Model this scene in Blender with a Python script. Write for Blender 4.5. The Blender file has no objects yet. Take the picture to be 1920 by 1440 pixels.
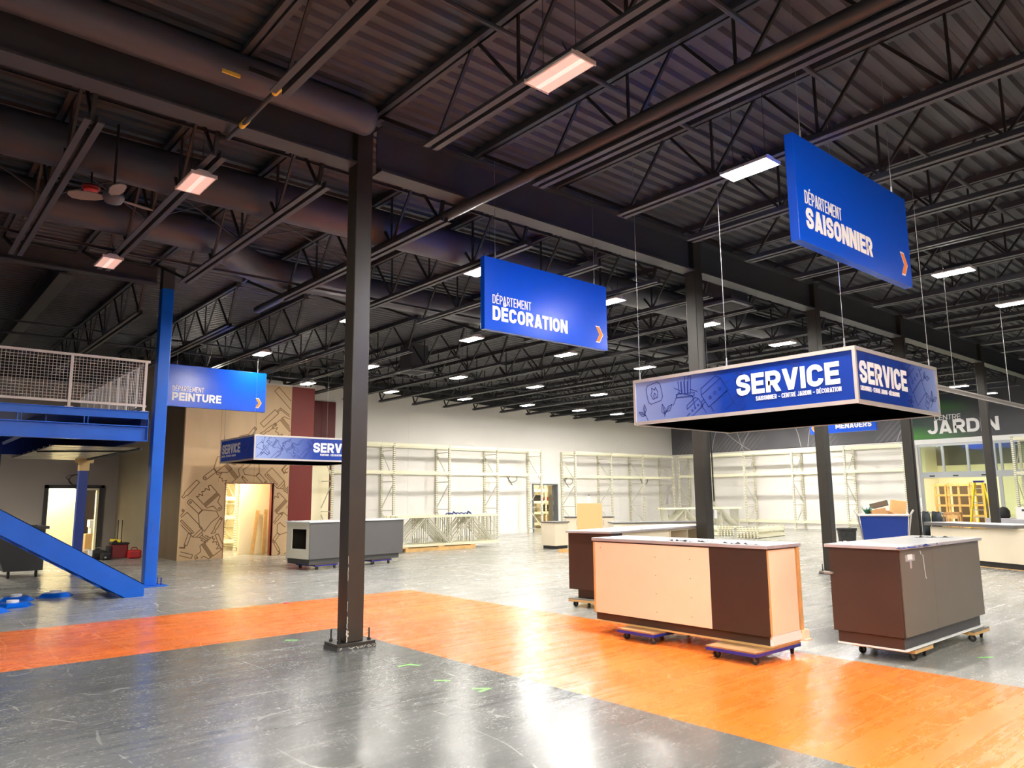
import bpy, math, random
from mathutils import Vector, Matrix
random.seed(7)
S = bpy.context.scene
C = S.collection
PI = math.pi
R = math.radians

# ------------------------------------------------------------------ camera, world, exposure
def make_camera():
    f_px, yaw, pit, rol = 1390.5, R(49.258), R(8.70), R(-0.515)
    f = Vector((math.cos(pit)*math.cos(yaw), math.cos(pit)*math.sin(yaw), math.sin(pit)))
    r = Vector((math.sin(yaw), -math.cos(yaw), 0)); u = r.cross(f)
    r2 = math.cos(rol)*r + math.sin(rol)*u; u2 = -math.sin(rol)*r + math.cos(rol)*u
    cam = bpy.data.cameras.new('camera'); o = bpy.data.objects.new('camera', cam); C.objects.link(o)
    cam.sensor_fit = 'HORIZONTAL'; cam.sensor_width = 36; cam.lens = f_px/1920*36
    cam.clip_start = .05; cam.clip_end = 200
    o.matrix_world = Matrix(((r2.x, u2.x, -f.x, 0), (r2.y, u2.y, -f.y, 0), (r2.z, u2.z, -f.z, 1.6), (0, 0, 0, 1)))
    S.camera = o
make_camera()
S.view_settings.view_transform = 'Standard'
S.view_settings.look = 'None'
S.view_settings.gamma = 1
S.view_settings.use_curve_mapping = False
S.view_settings.exposure = 2.62
S.cycles.max_bounces = 7
S.cycles.diffuse_bounces = 4
S.cycles.glossy_bounces = 3
S.cycles.transmission_bounces = 4
S.cycles.sample_clamp_indirect = 20
S.cycles.caustics_reflective = False
S.cycles.caustics_refractive = False
S.cycles.use_denoising = True
wd = bpy.data.worlds.new('world'); S.world = wd; wd.use_nodes = True
wd.node_tree.nodes['Background'].inputs[0].default_value = (.55, .6, .75, 1)
wd.node_tree.nodes['Background'].inputs[1].default_value = 0.12
LIT, DIM, PINK = 130.0, 26.0, 0.12      # lens radiance of the lamps that are on, half on, and almost off

# ------------------------------------------------------------------ materials
def lin(c):
    c = c/255.0
    return c/12.92 if c <= .04045 else ((c+.055)/1.055)**2.4
def rgb(t): return (lin(t[0]), lin(t[1]), lin(t[2]), 1)
def mat(name, col, rough=.6, metal=0, var=.0, scale=3, emit=0, spec=.5, coat=0, stretch=(1, 1, 1)):
    m = bpy.data.materials.new(name); m.use_nodes = True; nt = m.node_tree
    b = nt.nodes['Principled BSDF']
    b.inputs['Base Color'].default_value = rgb(col); b.inputs['Roughness'].default_value = rough
    b.inputs['Metallic'].default_value = metal; b.inputs['Specular IOR Level'].default_value = spec
    b.inputs['Coat Weight'].default_value = coat
    if emit:
        b.inputs['Emission Color'].default_value = rgb(col); b.inputs['Emission Strength'].default_value = emit
    if var:
        tc = nt.nodes.new('ShaderNodeTexCoord'); mp = nt.nodes.new('ShaderNodeMapping'); mp.inputs['Scale'].default_value = stretch
        nz = nt.nodes.new('ShaderNodeTexNoise'); nz.inputs['Scale'].default_value = scale; nz.inputs['Detail'].default_value = 5
        mr = nt.nodes.new('ShaderNodeMapRange'); mr.inputs['From Min'].default_value = .3; mr.inputs['From Max'].default_value = .7
        mr.inputs['To Min'].default_value = 1-var; mr.inputs['To Max'].default_value = 1+var
        mx = nt.nodes.new('ShaderNodeMix'); mx.data_type = 'RGBA'; mx.blend_type = 'MULTIPLY'; mx.inputs[0].default_value = 1
        mx.inputs[6].default_value = rgb(col)
        L = nt.links.new
        L(tc.outputs['Object'], mp.inputs[0]); L(mp.outputs[0], nz.inputs['Vector']); L(nz.outputs['Fac'], mr.inputs['Value'])
        L(mr.outputs[0], mx.inputs[7]); L(mx.outputs[2], b.inputs['Base Color'])
    return m
M = {}
def defm(name, *a, **k): M[name] = mat(name, *a, **k)
defm('deck', (68, 69, 74), .55, var=.18, scale=1.2)
defm('steel_dark', (66, 66, 71), .5, var=.1, scale=2)
defm('steel_black', (40, 38, 37), .5)
defm('girder', (64, 64, 67), .5, var=.08, scale=1)
defm('column', (52, 48, 42), .38, var=.08, scale=2)
defm('column_wear', (190, 182, 168), .7)
defm('duct', (76, 76, 85), .45, var=.08, scale=1.5)
defm('pipe', (62, 63, 67), .45)
defm('yellow_tape', (255, 208, 80), .6)
defm('white_wall', (226, 222, 216), .75, var=.02, scale=.4)
defm('grey_wall', (158, 150, 146), .75, var=.03, scale=.5)  # even grey of the left, outer and office walls
defm('tan_wall', (150, 138, 118), .75, var=.04, scale=.8)
defm('black_wall', (40, 42, 44), .8)
defm('blue_paint', (0, 94, 206), .33, var=.05, scale=3)
defm('blue_deep', (12, 50, 135), .45)
defm('sign_blue', (0, 80, 214), .24, spec=.4)
defm('sign_edge', (60, 98, 190), .22, spec=.6)
defm('print_white', (250, 248, 246), .5)
defm('print_orange', (250, 130, 20), .5)
defm('alu', (205, 198, 192), .35, metal=.35)
defm('black_board', (3, 3, 3), .9, spec=0)
defm('line_navy', (14, 38, 120), .5)
defm('wire', (140, 140, 138), .5, metal=.2)
defm('wire_dark', (30, 30, 32), .5)
defm('plywood', (222, 186, 140), .45, var=.10, scale=1.4, stretch=(1, 1, .35))
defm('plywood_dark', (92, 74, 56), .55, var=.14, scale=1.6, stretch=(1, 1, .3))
defm('engraving', (132, 96, 58), .7)
defm('maroon', (128, 40, 30), .45, var=.06, scale=1)
defm('maroon_deep', (94, 30, 26), .45)
defm('counter_brown', (64, 47, 40), .42, var=.06, scale=3)
defm('counter_taupe', (112, 102, 90), .42, var=.05, scale=2)
defm('counter_peach', (250, 222, 192), .5, var=.03, scale=2)
defm('raw_wood', (222, 176, 112), .6, var=.12, scale=6, stretch=(.3, .3, 1))
defm('film_top', (232, 232, 234), .22, var=.05, scale=4)
defm('film_edge', (176, 170, 172), .3)
defm('counter_grey', (92, 90, 90), .5, var=.03, scale=2)
defm('kick_grey', (72, 71, 71), .5)
defm('cream_panel', (232, 218, 192), .5, var=.02)
defm('cream_dull', (206, 200, 180), .5)  # duller cream of the grey counter's end panel
defm('worktop_grey', (104, 100, 98), .5)
defm('kick_black', (38, 36, 36), .5)
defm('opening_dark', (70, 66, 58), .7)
defm('dolly_wood', (158, 118, 74), .7, var=.2, scale=8)
defm('dolly_blue', (34, 44, 150), .4)
defm('carpet_grey', (128, 126, 118), .9, var=.15, scale=30)
defm('rubber', (26, 25, 25), .6)
defm('wheel_grey', (120, 116, 110), .4, metal=.3)
defm('zinc', (170, 168, 165), .35, metal=.7)
defm('rack_beam', (226, 222, 194), .5)
defm('rack_brace', (206, 203, 184), .45, metal=.15)
defm('pallet_wood', (214, 172, 110), .75, var=.15, scale=7)
defm('cardboard', (190, 142, 92), .8, var=.08, scale=5)
defm('cardboard_light', (222, 180, 120), .8, var=.05)
defm('board_yellow', (212, 180, 122), .6, var=.04)
defm('red_paint', (176, 28, 30), .45)
defm('red_dark', (120, 14, 16), .5)
defm('bag_black', (28, 25, 26), .75, var=.2, scale=20)
defm('bin_grey', (48, 48, 48), .6)
defm('paper_white', (240, 240, 238), .7)
defm('green_leaf', (60, 120, 84), .6, var=.3, scale=12)
defm('jacket', (44, 50, 56), .85, var=.2, scale=10)
defm('ladder_yellow', (240, 210, 30), .5)
defm('tape_green', (120, 220, 90), .6)
defm('galv', (172, 166, 150), .28, metal=.8, var=.1, scale=2)
defm('rail_white', (206, 200, 194), .45)
defm('housing', (216, 204, 200), .45)
defm('lens_lit', (255, 251, 243), .4, emit=LIT)
defm('spine_lit', (255, 251, 243), .4, emit=LIT*.5)
defm('spine_dim', (255, 250, 241), .4, emit=DIM*.5)
defm('lens_dim', (255, 250, 241), .4, emit=DIM)
defm('lens_pink', (246, 204, 190), .4, emit=PINK*.75)
defm('spine_pink', (250, 226, 214), .4, emit=PINK)
defm('frame_dull', (120, 116, 116), .6)
defm('frame_grey', (168, 172, 174), .4, metal=.4)
defm('door_frame_dark', (52, 52, 52), .5)
defm('steel_blue_grey', (98, 106, 114), .4)
defm('hall_white', (250, 240, 205), .7)
defm('grey_box', (176, 174, 180), .7)
def glass_mat():
    m = bpy.data.materials.new('glass'); m.use_nodes = True; nt = m.node_tree; nt.nodes.clear()
    o = nt.nodes.new('ShaderNodeOutputMaterial'); a = nt.nodes.new('ShaderNodeBsdfTransparent'); g = nt.nodes.new('ShaderNodeBsdfGlossy')
    a.inputs[0].default_value = (.86, .93, .88, 1); g.inputs['Roughness'].default_value = .05; g.inputs[0].default_value = (.9, .95, .9, 1)
    x = nt.nodes.new('ShaderNodeMixShader'); x.inputs[0].default_value = .12
    nt.links.new(a.outputs[0], x.inputs[1]); nt.links.new(g.outputs[0], x.inputs[2]); nt.links.new(x.outputs[0], o.inputs[0])
    return m
M['glass'] = glass_mat()

class NT:
    """small node helper"""
    def __init__(s, name):
        s.m = bpy.data.materials.new(name); s.m.use_nodes = True; s.t = s.m.node_tree; s.b = s.t.nodes['Principled BSDF']
        M[name] = s.m
    def n(s, typ, **k):
        x = s.t.nodes.new('ShaderNode'+typ)
        for a, v in k.items(): setattr(x, a, v)
        return x
    def l(s, a, b): s.t.links.new(a, b)
    def math(s, op, a, b=None, c=None):
        x = s.n('Math', operation=op)
        for i, v in enumerate((a, b, c)):
            if v is None: continue
            if isinstance(v, (int, float)): x.inputs[i].default_value = v
            else: s.l(v, x.inputs[i])
        return x.outputs[0]
    def noise(s, vec, scale, detail=4, rough=.55, dist=0):
        x = s.n('TexNoise'); x.inputs['Scale'].default_value = scale; x.inputs['Detail'].default_value = detail
        x.inputs['Roughness'].default_value = rough; x.inputs['Distortion'].default_value = dist
        if vec is not None: s.l(vec, x.inputs['Vector'])
        return x.outputs['Fac']
    def map(s, vec, scale=(1, 1, 1), rot=(0, 0, 0), loc=(0, 0, 0)):
        x = s.n('Mapping'); x.inputs['Scale'].default_value = scale; x.inputs['Rotation'].default_value = rot; x.inputs['Location'].default_value = loc
        s.l(vec, x.inputs[0]); return x.outputs[0]
    def rng(s, v, a, b, c=0, d=1):
        x = s.n('MapRange'); s.l(v, x.inputs['Value'])
        for k, q in zip(('From Min', 'From Max', 'To Min', 'To Max'), (a, b, c, d)): x.inputs[k].default_value = q
        return x.outputs[0]
    def mix(s, f, a, b, mode='MIX'):
        x = s.n('Mix', data_type='RGBA', blend_type=mode)
        for i, v in ((0, f), (6, a), (7, b)):
            if isinstance(v, (int, float)): x.inputs[i].default_value = v
            elif isinstance(v, tuple): x.inputs[i].default_value = v
            else: s.l(v, x.inputs[i])
        return x.outputs[2]

def floor_material():
    f = NT('polished_floor')
    P_ = f.n('NewGeometry').outputs['Position']
    sp = f.n('SeparateXYZ'); f.l(P_, sp.inputs[0]); x, y = sp.outputs[0], sp.outputs[1]
    wob = f.math('MULTIPLY', f.math('SUBTRACT', f.noise(P_, 14, 2), .5), .012)
    xw, yw = f.math('ADD', x, wob), f.math('ADD', y, wob)
    outer = f.math('MULTIPLY', f.math('LESS_THAN', xw, 7.42), f.math('LESS_THAN', yw, 11.43))
    inner = f.math('MULTIPLY', f.math('LESS_THAN', xw, 4.59), f.math('LESS_THAN', yw, 8.77))
    orange = f.math('MULTIPLY', outer, f.math('SUBTRACT', 1, inner))
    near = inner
    # worn concrete: clouds, long brushed streaks, tyre arcs, short scuffs
    cloud = f.rng(f.noise(P_, .5, 5, .6), .3, .7)
    streak = f.rng(f.noise(f.map(P_, (.35, 5, 1), (0, 0, R(-40))), 1.6, 6, .65, .6), .35, .72)
    streak2 = f.rng(f.noise(f.map(P_, (.5, 9, 1), (0, 0, R(20))), 2.2, 5, .65, .8), .52, .78)
    scuff = f.rng(f.noise(f.map(P_, (3, 9, 1), (0, 0, R(35))), 4.0, 8, .8, 1.2), .57, .66)
    fine = f.rng(f.noise(P_, 45, 4, .7), .35, .7)
    d = f.n('VectorMath', operation='DISTANCE'); f.l(P_, d.inputs[0]); d.inputs[1].default_value = (3.2, 2.4, 0)
    rd = f.math('ADD', d.outputs['Value'], f.math('MULTIPLY', f.noise(P_, .8, 3), .35))
    ring = f.rng(f.noise(f.n('CombineXYZ').outputs[0], 1), 0, 1)
    cx = f.n('CombineXYZ'); f.l(f.math('MULTIPLY', rd, 9), cx.inputs[0])
    arcs = f.rng(f.noise(cx.outputs[0], 1.0, 4, .7), .54, .68)
    arcs = f.math('MULTIPLY', arcs, f.rng(f.noise(P_, .7, 3), .42, .6))
    g = f.mix(cloud, rgb((122, 123, 120)), rgb((160, 159, 153)))
    g = f.mix(f.math('MULTIPLY', streak, .55), g, rgb((186, 183, 175)))
    g = f.mix(f.math('MULTIPLY', streak2, .45), g, rgb((74, 75, 75)))
    g = f.mix(f.math('MULTIPLY', arcs, .8), g, rgb((176, 173, 164)))
    g = f.mix(f.math('MULTIPLY', scuff, .75), g, rgb((188, 184, 172)))
    g = f.mix(f.math('MULTIPLY', fine, .22), g, rgb((70, 70, 70)))
    def hair(scale, rot, w, stretch, dist):
        v = f.noise(f.map(P_, stretch, (0, 0, R(rot))), scale, 2, .5, dist)
        return f.rng(f.math('ABSOLUTE', f.math('SUBTRACT', v, .5)), 0, w, 1, 0)
    marks = f.math('MULTIPLY', hair(.8, 30, .0045, (1, .35, 1), .25), f.rng(f.noise(P_, 1.7, 3), .45, .6))
    marks2 = f.math('MULTIPLY', hair(5.5, 70, .016, (1, 2.6, 1), .3), f.rng(f.noise(P_, 2.6, 4, .7), .52, .64))
    speck = f.math('MULTIPLY', f.rng(f.noise(P_, 38, 3, .6), .60, .66), f.rng(f.noise(P_, 1.3, 4, .7), .46, .62))
    wear = f.math('MAXIMUM', f.math('MAXIMUM', f.math('MULTIPLY', marks, .5), f.math('MULTIPLY', marks2, .6)), f.math('MULTIPLY', speck, .7))
    g = f.mix(wear, g, rgb((206, 203, 192)))
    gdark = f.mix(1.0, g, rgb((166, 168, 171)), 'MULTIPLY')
    g = f.mix(near, g, gdark)  # reflected wall light put into the colour: floor beyond the stripe stays paler
    o = f.mix(cloud, rgb((212, 100, 28)), rgb((226, 113, 36)))
    o = f.mix(f.math('MULTIPLY', streak, .16), o, rgb((244, 150, 76)))
    o = f.mix(f.math('MULTIPLY', scuff, .35), o, rgb((250, 180, 120)))
    o = f.mix(f.math('MULTIPLY', streak2, .14), o, rgb((190, 76, 14)))
    o = f.mix(f.math('MULTIPLY', wear, .55), o, rgb((250, 190, 130)))
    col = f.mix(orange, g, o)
    f.l(col, f.b.inputs['Base Color'])
    rough = f.math('ADD', f.math('MULTIPLY', streak, .12), f.math('ADD', .175, f.math('MULTIPLY', f.math('MAXIMUM', scuff, wear), .25)))
    rough = f.math('ADD', rough, f.math('MULTIPLY', orange, .05))
    f.l(rough, f.b.inputs['Roughness'])
    f.b.inputs['Specular IOR Level'].default_value = .36
    bp = f.n('Bump'); bp.inputs['Strength'].default_value = .18; bp.inputs['Distance'].default_value = .006
    h = f.math('ADD', f.math('MULTIPLY', streak, .7), f.math('MULTIPLY', f.noise(P_, 9, 5), .8))
    f.l(h, bp.inputs['Height']); f.l(bp.outputs[0], f.b.inputs['Normal'])
floor_material()

def post_material():
    """cream upright with its row of slots down the face"""
    f = NT('rack_post'); O = f.n('NewGeometry').outputs['Position']
    sp = f.n('SeparateXYZ'); f.l(O, sp.inputs[0])
    z = f.math('FRACT', f.math('MULTIPLY', sp.outputs[2], 13.0))
    s = f.math('LESS_THAN', z, .38)
    f.l(f.mix(f.math('MULTIPLY', s, .62), rgb((226, 222, 198)), rgb((88, 84, 66))), f.b.inputs['Base Color']); f.b.inputs['Roughness'].default_value = .5
post_material()

def mural_material():
    """charcoal printed mural with fine diagonal hatching"""
    f = NT('mural_print'); O = f.n('NewGeometry').outputs['Position']
    w = f.n('TexWave', wave_type='BANDS', bands_direction='DIAGONAL'); w.inputs['Scale'].default_value = 2.4; w.inputs['Distortion'].default_value = .4
    f.l(O, w.inputs['Vector'])
    patch = f.rng(f.noise(O, .42, 2), .48, .58)
    c0 = f.mix(f.rng(f.noise(O, .3, 3), .35, .65), rgb((84, 84, 90)), rgb((104, 103, 108)))
    f.l(f.mix(f.math('MULTIPLY', f.math('MULTIPLY', w.outputs['Fac'], patch), .4), c0, rgb((140, 138, 140))), f.b.inputs['Base Color'])
    f.b.inputs['Roughness'].default_value = .6
mural_material()

def garden_material():
    """garden entrance print: dark green with brighter blades running across"""
    f = NT('garden_print'); O = f.n('NewGeometry').outputs['Position']
    sp = f.n('SeparateXYZ'); f.l(O, sp.inputs[0]); y, z = sp.outputs[1], sp.outputs[2]
    left = f.rng(y, 10.4, 13.0)
    sweep = f.math('ADD', z, f.math('MULTIPLY', y, -.10))
    def blade(c0, w):
        dd = f.math('ABSOLUTE', f.math('SUBTRACT', sweep, c0)); return f.rng(dd, 0, w, 1, 0)
    gl = f.math('MULTIPLY', f.math('MAXIMUM', blade(4.05, .34), blade(2.75, .5)), left)
    base = f.mix(left, rgb((72, 72, 74)), rgb((34, 66, 54)))
    f.l(f.mix(f.math('MULTIPLY', gl, .9), base, rgb((72, 150, 50))), f.b.inputs['Base Color']); f.b.inputs['Roughness'].default_value = .5
garden_material()

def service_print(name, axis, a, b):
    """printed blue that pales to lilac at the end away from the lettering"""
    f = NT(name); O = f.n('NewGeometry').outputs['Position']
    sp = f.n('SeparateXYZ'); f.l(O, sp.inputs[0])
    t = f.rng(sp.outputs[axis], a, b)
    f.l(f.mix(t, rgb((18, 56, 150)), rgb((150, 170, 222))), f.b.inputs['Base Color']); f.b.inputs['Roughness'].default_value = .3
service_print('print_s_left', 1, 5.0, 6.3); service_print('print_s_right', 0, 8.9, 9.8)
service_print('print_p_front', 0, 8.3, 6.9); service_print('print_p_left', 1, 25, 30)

# ------------------------------------------------------------------ mesh builder
class MB:
    def __init__(s): s.v = []; s.f = []
    def add(s, vs, fs):
        k = len(s.v); s.v += [tuple(p) for p in vs]; s.f += [tuple(i+k for i in q) for q in fs]; return s
    def box(s, x0, x1, y0, y1, z0, z1):
        x0, x1 = min(x0, x1), max(x0, x1); y0, y1 = min(y0, y1), max(y0, y1); z0, z1 = min(z0, z1), max(z0, z1)
        return s.add([(x0, y0, z0), (x1, y0, z0), (x1, y1, z0), (x0, y1, z0), (x0, y0, z1), (x1, y0, z1), (x1, y1, z1), (x0, y1, z1)],
                     [(0, 3, 2, 1), (4, 5, 6, 7), (0, 1, 5, 4), (1, 2, 6, 5), (2, 3, 7, 6), (3, 0, 4, 7)])
    def bar(s, p, q, w, h, up=(0, 0, 1)):
        p, q = Vector(p), Vector(q); d = (q-p).normalized(); up = Vector(up)
        if abs(d.dot(up)) > .98: up = Vector((1, 0, 0)) if abs(d.x) < .9 else Vector((0, 1, 0))
        a = d.cross(up).normalized()*w/2; b = a.cross(d).normalized()*h/2
        return s.add([p-a-b, p+a-b, p+a+b, p-a+b, q-a-b, q+a-b, q+a+b, q-a+b],
                     [(0, 3, 2, 1), (4, 5, 6, 7), (0, 1, 5, 4), (1, 2, 6, 5), (2, 3, 7, 6), (3, 0, 4, 7)])
    def cyl(s, p, q, r, n=12, r2=None, caps=True):
        p, q = Vector(p), Vector(q); d = (q-p).normalized(); r2 = r if r2 is None else r2
        up = Vector((0, 0, 1)) if abs(d.z) < .95 else Vector((1, 0, 0))
        a = d.cross(up).normalized(); b = a.cross(d)
        vs = []
        for c, rr in ((p, r), (q, r2)):
            vs += [c + (a*math.cos(2*PI*i/n) + b*math.sin(2*PI*i/n))*rr for i in range(n)]
        fs = [(i, i+n, (i+1) % n+n, (i+1) % n) for i in range(n)]
        if caps: fs += [tuple(range(n)), tuple(reversed(range(n, 2*n)))]
        return s.add(vs, fs)
    def tube(s, pts, r, n=8):
        pts = [Vector(p) for p in pts]; k = len(pts); vs = []; prev = None
        for i, p in enumerate(pts):
            d = (pts[min(i+1, k-1)] - pts[max(i-1, 0)]).normalized()
            if prev is None:
                up = Vector((0, 0, 1)) if abs(d.z) < .9 else Vector((1, 0, 0)); a = d.cross(up).normalized()
            else: a = (prev - d*prev.dot(d)).normalized()
            prev = a; b = d.cross(a); rr = r[i] if isinstance(r, (list, tuple)) else r
            vs += [p + (a*math.cos(2*PI*j/n) + b*math.sin(2*PI*j/n))*rr for j in range(n)]
        fs = [(i*n+j, i*n+(j+1) % n, (i+1)*n+(j+1) % n, (i+1)*n+j) for i in range(k-1) for j in range(n)]
        fs += [tuple(reversed(range(n))), tuple(range((k-1)*n, k*n))]
        return s.add(vs, fs)
    def lathe(s, prof, c=(0, 0, 0), n=24):
        c = Vector(c); vs = []
        for r, z in prof: vs += [c + Vector((r*math.cos(2*PI*i/n), r*math.sin(2*PI*i/n), z)) for i in range(n)]
        k = len(prof)
        fs = [(i*n+j, i*n+(j+1) % n, (i+1)*n+(j+1) % n, (i+1)*n+j) for i in range(k-1) for j in range(n)]
        fs += [tuple(reversed(range(n))), tuple(range((k-1)*n, k*n))]
        return s.add(vs, fs)
    def prism(s, pts, vec):
        pts = [Vector(p) for p in pts]; v = Vector(vec); n = len(pts)
        return s.add(pts + [p+v for p in pts], [tuple(reversed(range(n))), tuple(range(n, 2*n))] + [(i, (i+1) % n, (i+1) % n+n, i+n) for i in range(n)])
    def ribbon(s, pts, w, o, ux, uy, t=.003):
        """line drawing of width w laid on the plane (o, ux, uy), thickness t along the normal"""
        o, ux, uy = Vector(o), Vector(ux), Vector(uy); nn = ux.cross(uy).normalized()
        for k, (a, b) in enumerate(zip(pts[:-1], pts[1:])):
            a, b = Vector(a), Vector(b); d = b-a
            if d.length < 1e-6: continue
            d.normalize(); e = d*w*.35; q = Vector((-d.y, d.x))*w/2
            P2 = [a-e-q, b+e-q, b+e+q, a-e+q]
            s.prism([o + ux*p.x + uy*p.y for p in P2], nn*t*(1+.2*(k % 3)))
        return s
    def mesh(s, name):
        m = bpy.data.meshes.new(name); m.from_pydata(s.v, [], s.f); m.update(); return m

def props(o, label=None, cat=None, group=None, kind=None):
    for k, v in (('label', label), ('category', cat), ('group', group), ('kind', kind)):
        if v: o[k] = v
    return o
def T(name, label, cat, group=None, kind=None):
    o = bpy.data.objects.new(name, None); C.objects.link(o); o.empty_display_size = .2
    return props(o, label, cat, group, kind)
def P(name, mb, m, parent=None, label=None, smooth=False, bevel=0):
    me = mb.mesh(name) if isinstance(mb, MB) else mb
    me.materials.append(M[m]) if not me.materials else None
    o = bpy.data.objects.new(name, me); C.objects.link(o)
    if parent is not None: o.parent = parent
    if label: o['label'] = label
    if smooth:
        for p in me.polygons: p.use_smooth = True
    if bevel:
        b = o.modifiers.new('bevel', 'BEVEL'); b.width = bevel; b.segments = 2; b.limit_method = 'ANGLE'
    return o
def single(name, mb, m, label, cat, group=None, smooth=False, bevel=0, kind=None):
    """a thing that is one mesh; origin at the middle of its underside"""
    xs, ys, zs = zip(*mb.v); c = Vector(((min(xs)+max(xs))/2, (min(ys)+max(ys))/2, min(zs)))
    mb.v = [(x-c.x, y-c.y, z-c.z) for x, y, z in mb.v]
    o = P(name, mb, m, None, None, smooth, bevel); o.location = c
    return props(o, label, cat, group, kind)
def struct(name, mb, m, parent=None):
    o = P(name, mb, m, parent)
    if parent is None: o['kind'] = 'structure'
    return o
def at_base(root, loc):
    """parts were built in place: put the empty at the thing's base"""
    loc = Vector(loc); root.location = loc
    for ch in root.children: ch.location = ch.location - loc
    return root
def copy_tree(o, parent=None):
    c = o.copy(); C.objects.link(c)
    if parent is not None: c.parent = parent
    for ch in list(o.children): copy_tree(ch, c)
    return c
ORD = ['first', 'second', 'third', 'fourth', 'fifth', 'sixth', 'seventh', 'eighth', 'ninth', 'tenth', 'eleventh', 'twelfth', 'thirteenth', 'fourteenth',
       'fifteenth', 'sixteenth', 'seventeenth', 'eighteenth', 'nineteenth', 'twentieth', 'twenty-first', 'twenty-second', 'twenty-third', 'twenty-fourth', 'twenty-fifth']

# condensed sign lettering drawn from strokes
def _spl(pts, n=5):
    out = []
    P_ = [pts[0]] + list(pts) + [pts[-1]]
    for i in range(1, len(P_)-2):
        p0, p1, p2, p3 = P_[i-1:i+3]
        for k in range(n):
            t = k/n
            out.append(tuple(.5*((2*b) + (c-a)*t + (2*a-5*b+4*c-d)*t*t + (3*b-a-3*c+d)*t**3) for a, b, c, d in zip(p0, p1, p2, p3)))
    return out + [pts[-1]]
def _arc(cx, cy, rx, ry, a0, a1, n=6): return [(cx+rx*math.cos(R(a0+(a1-a0)*i/n)), cy+ry*math.sin(R(a0+(a1-a0)*i/n))) for i in range(n+1)]
GW = dict(A=.66, C=.60, D=.61, E=.53, G=.62, J=.55, M=.80, N=.64, O=.62, P=.59, R=.61, S=.59, T=.57, U=.61, V=.64)
GW.update({'É': .53, '2': .56, '5': .56, '9': .56, '-': .3, '–': .5, ' ': .24})
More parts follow.
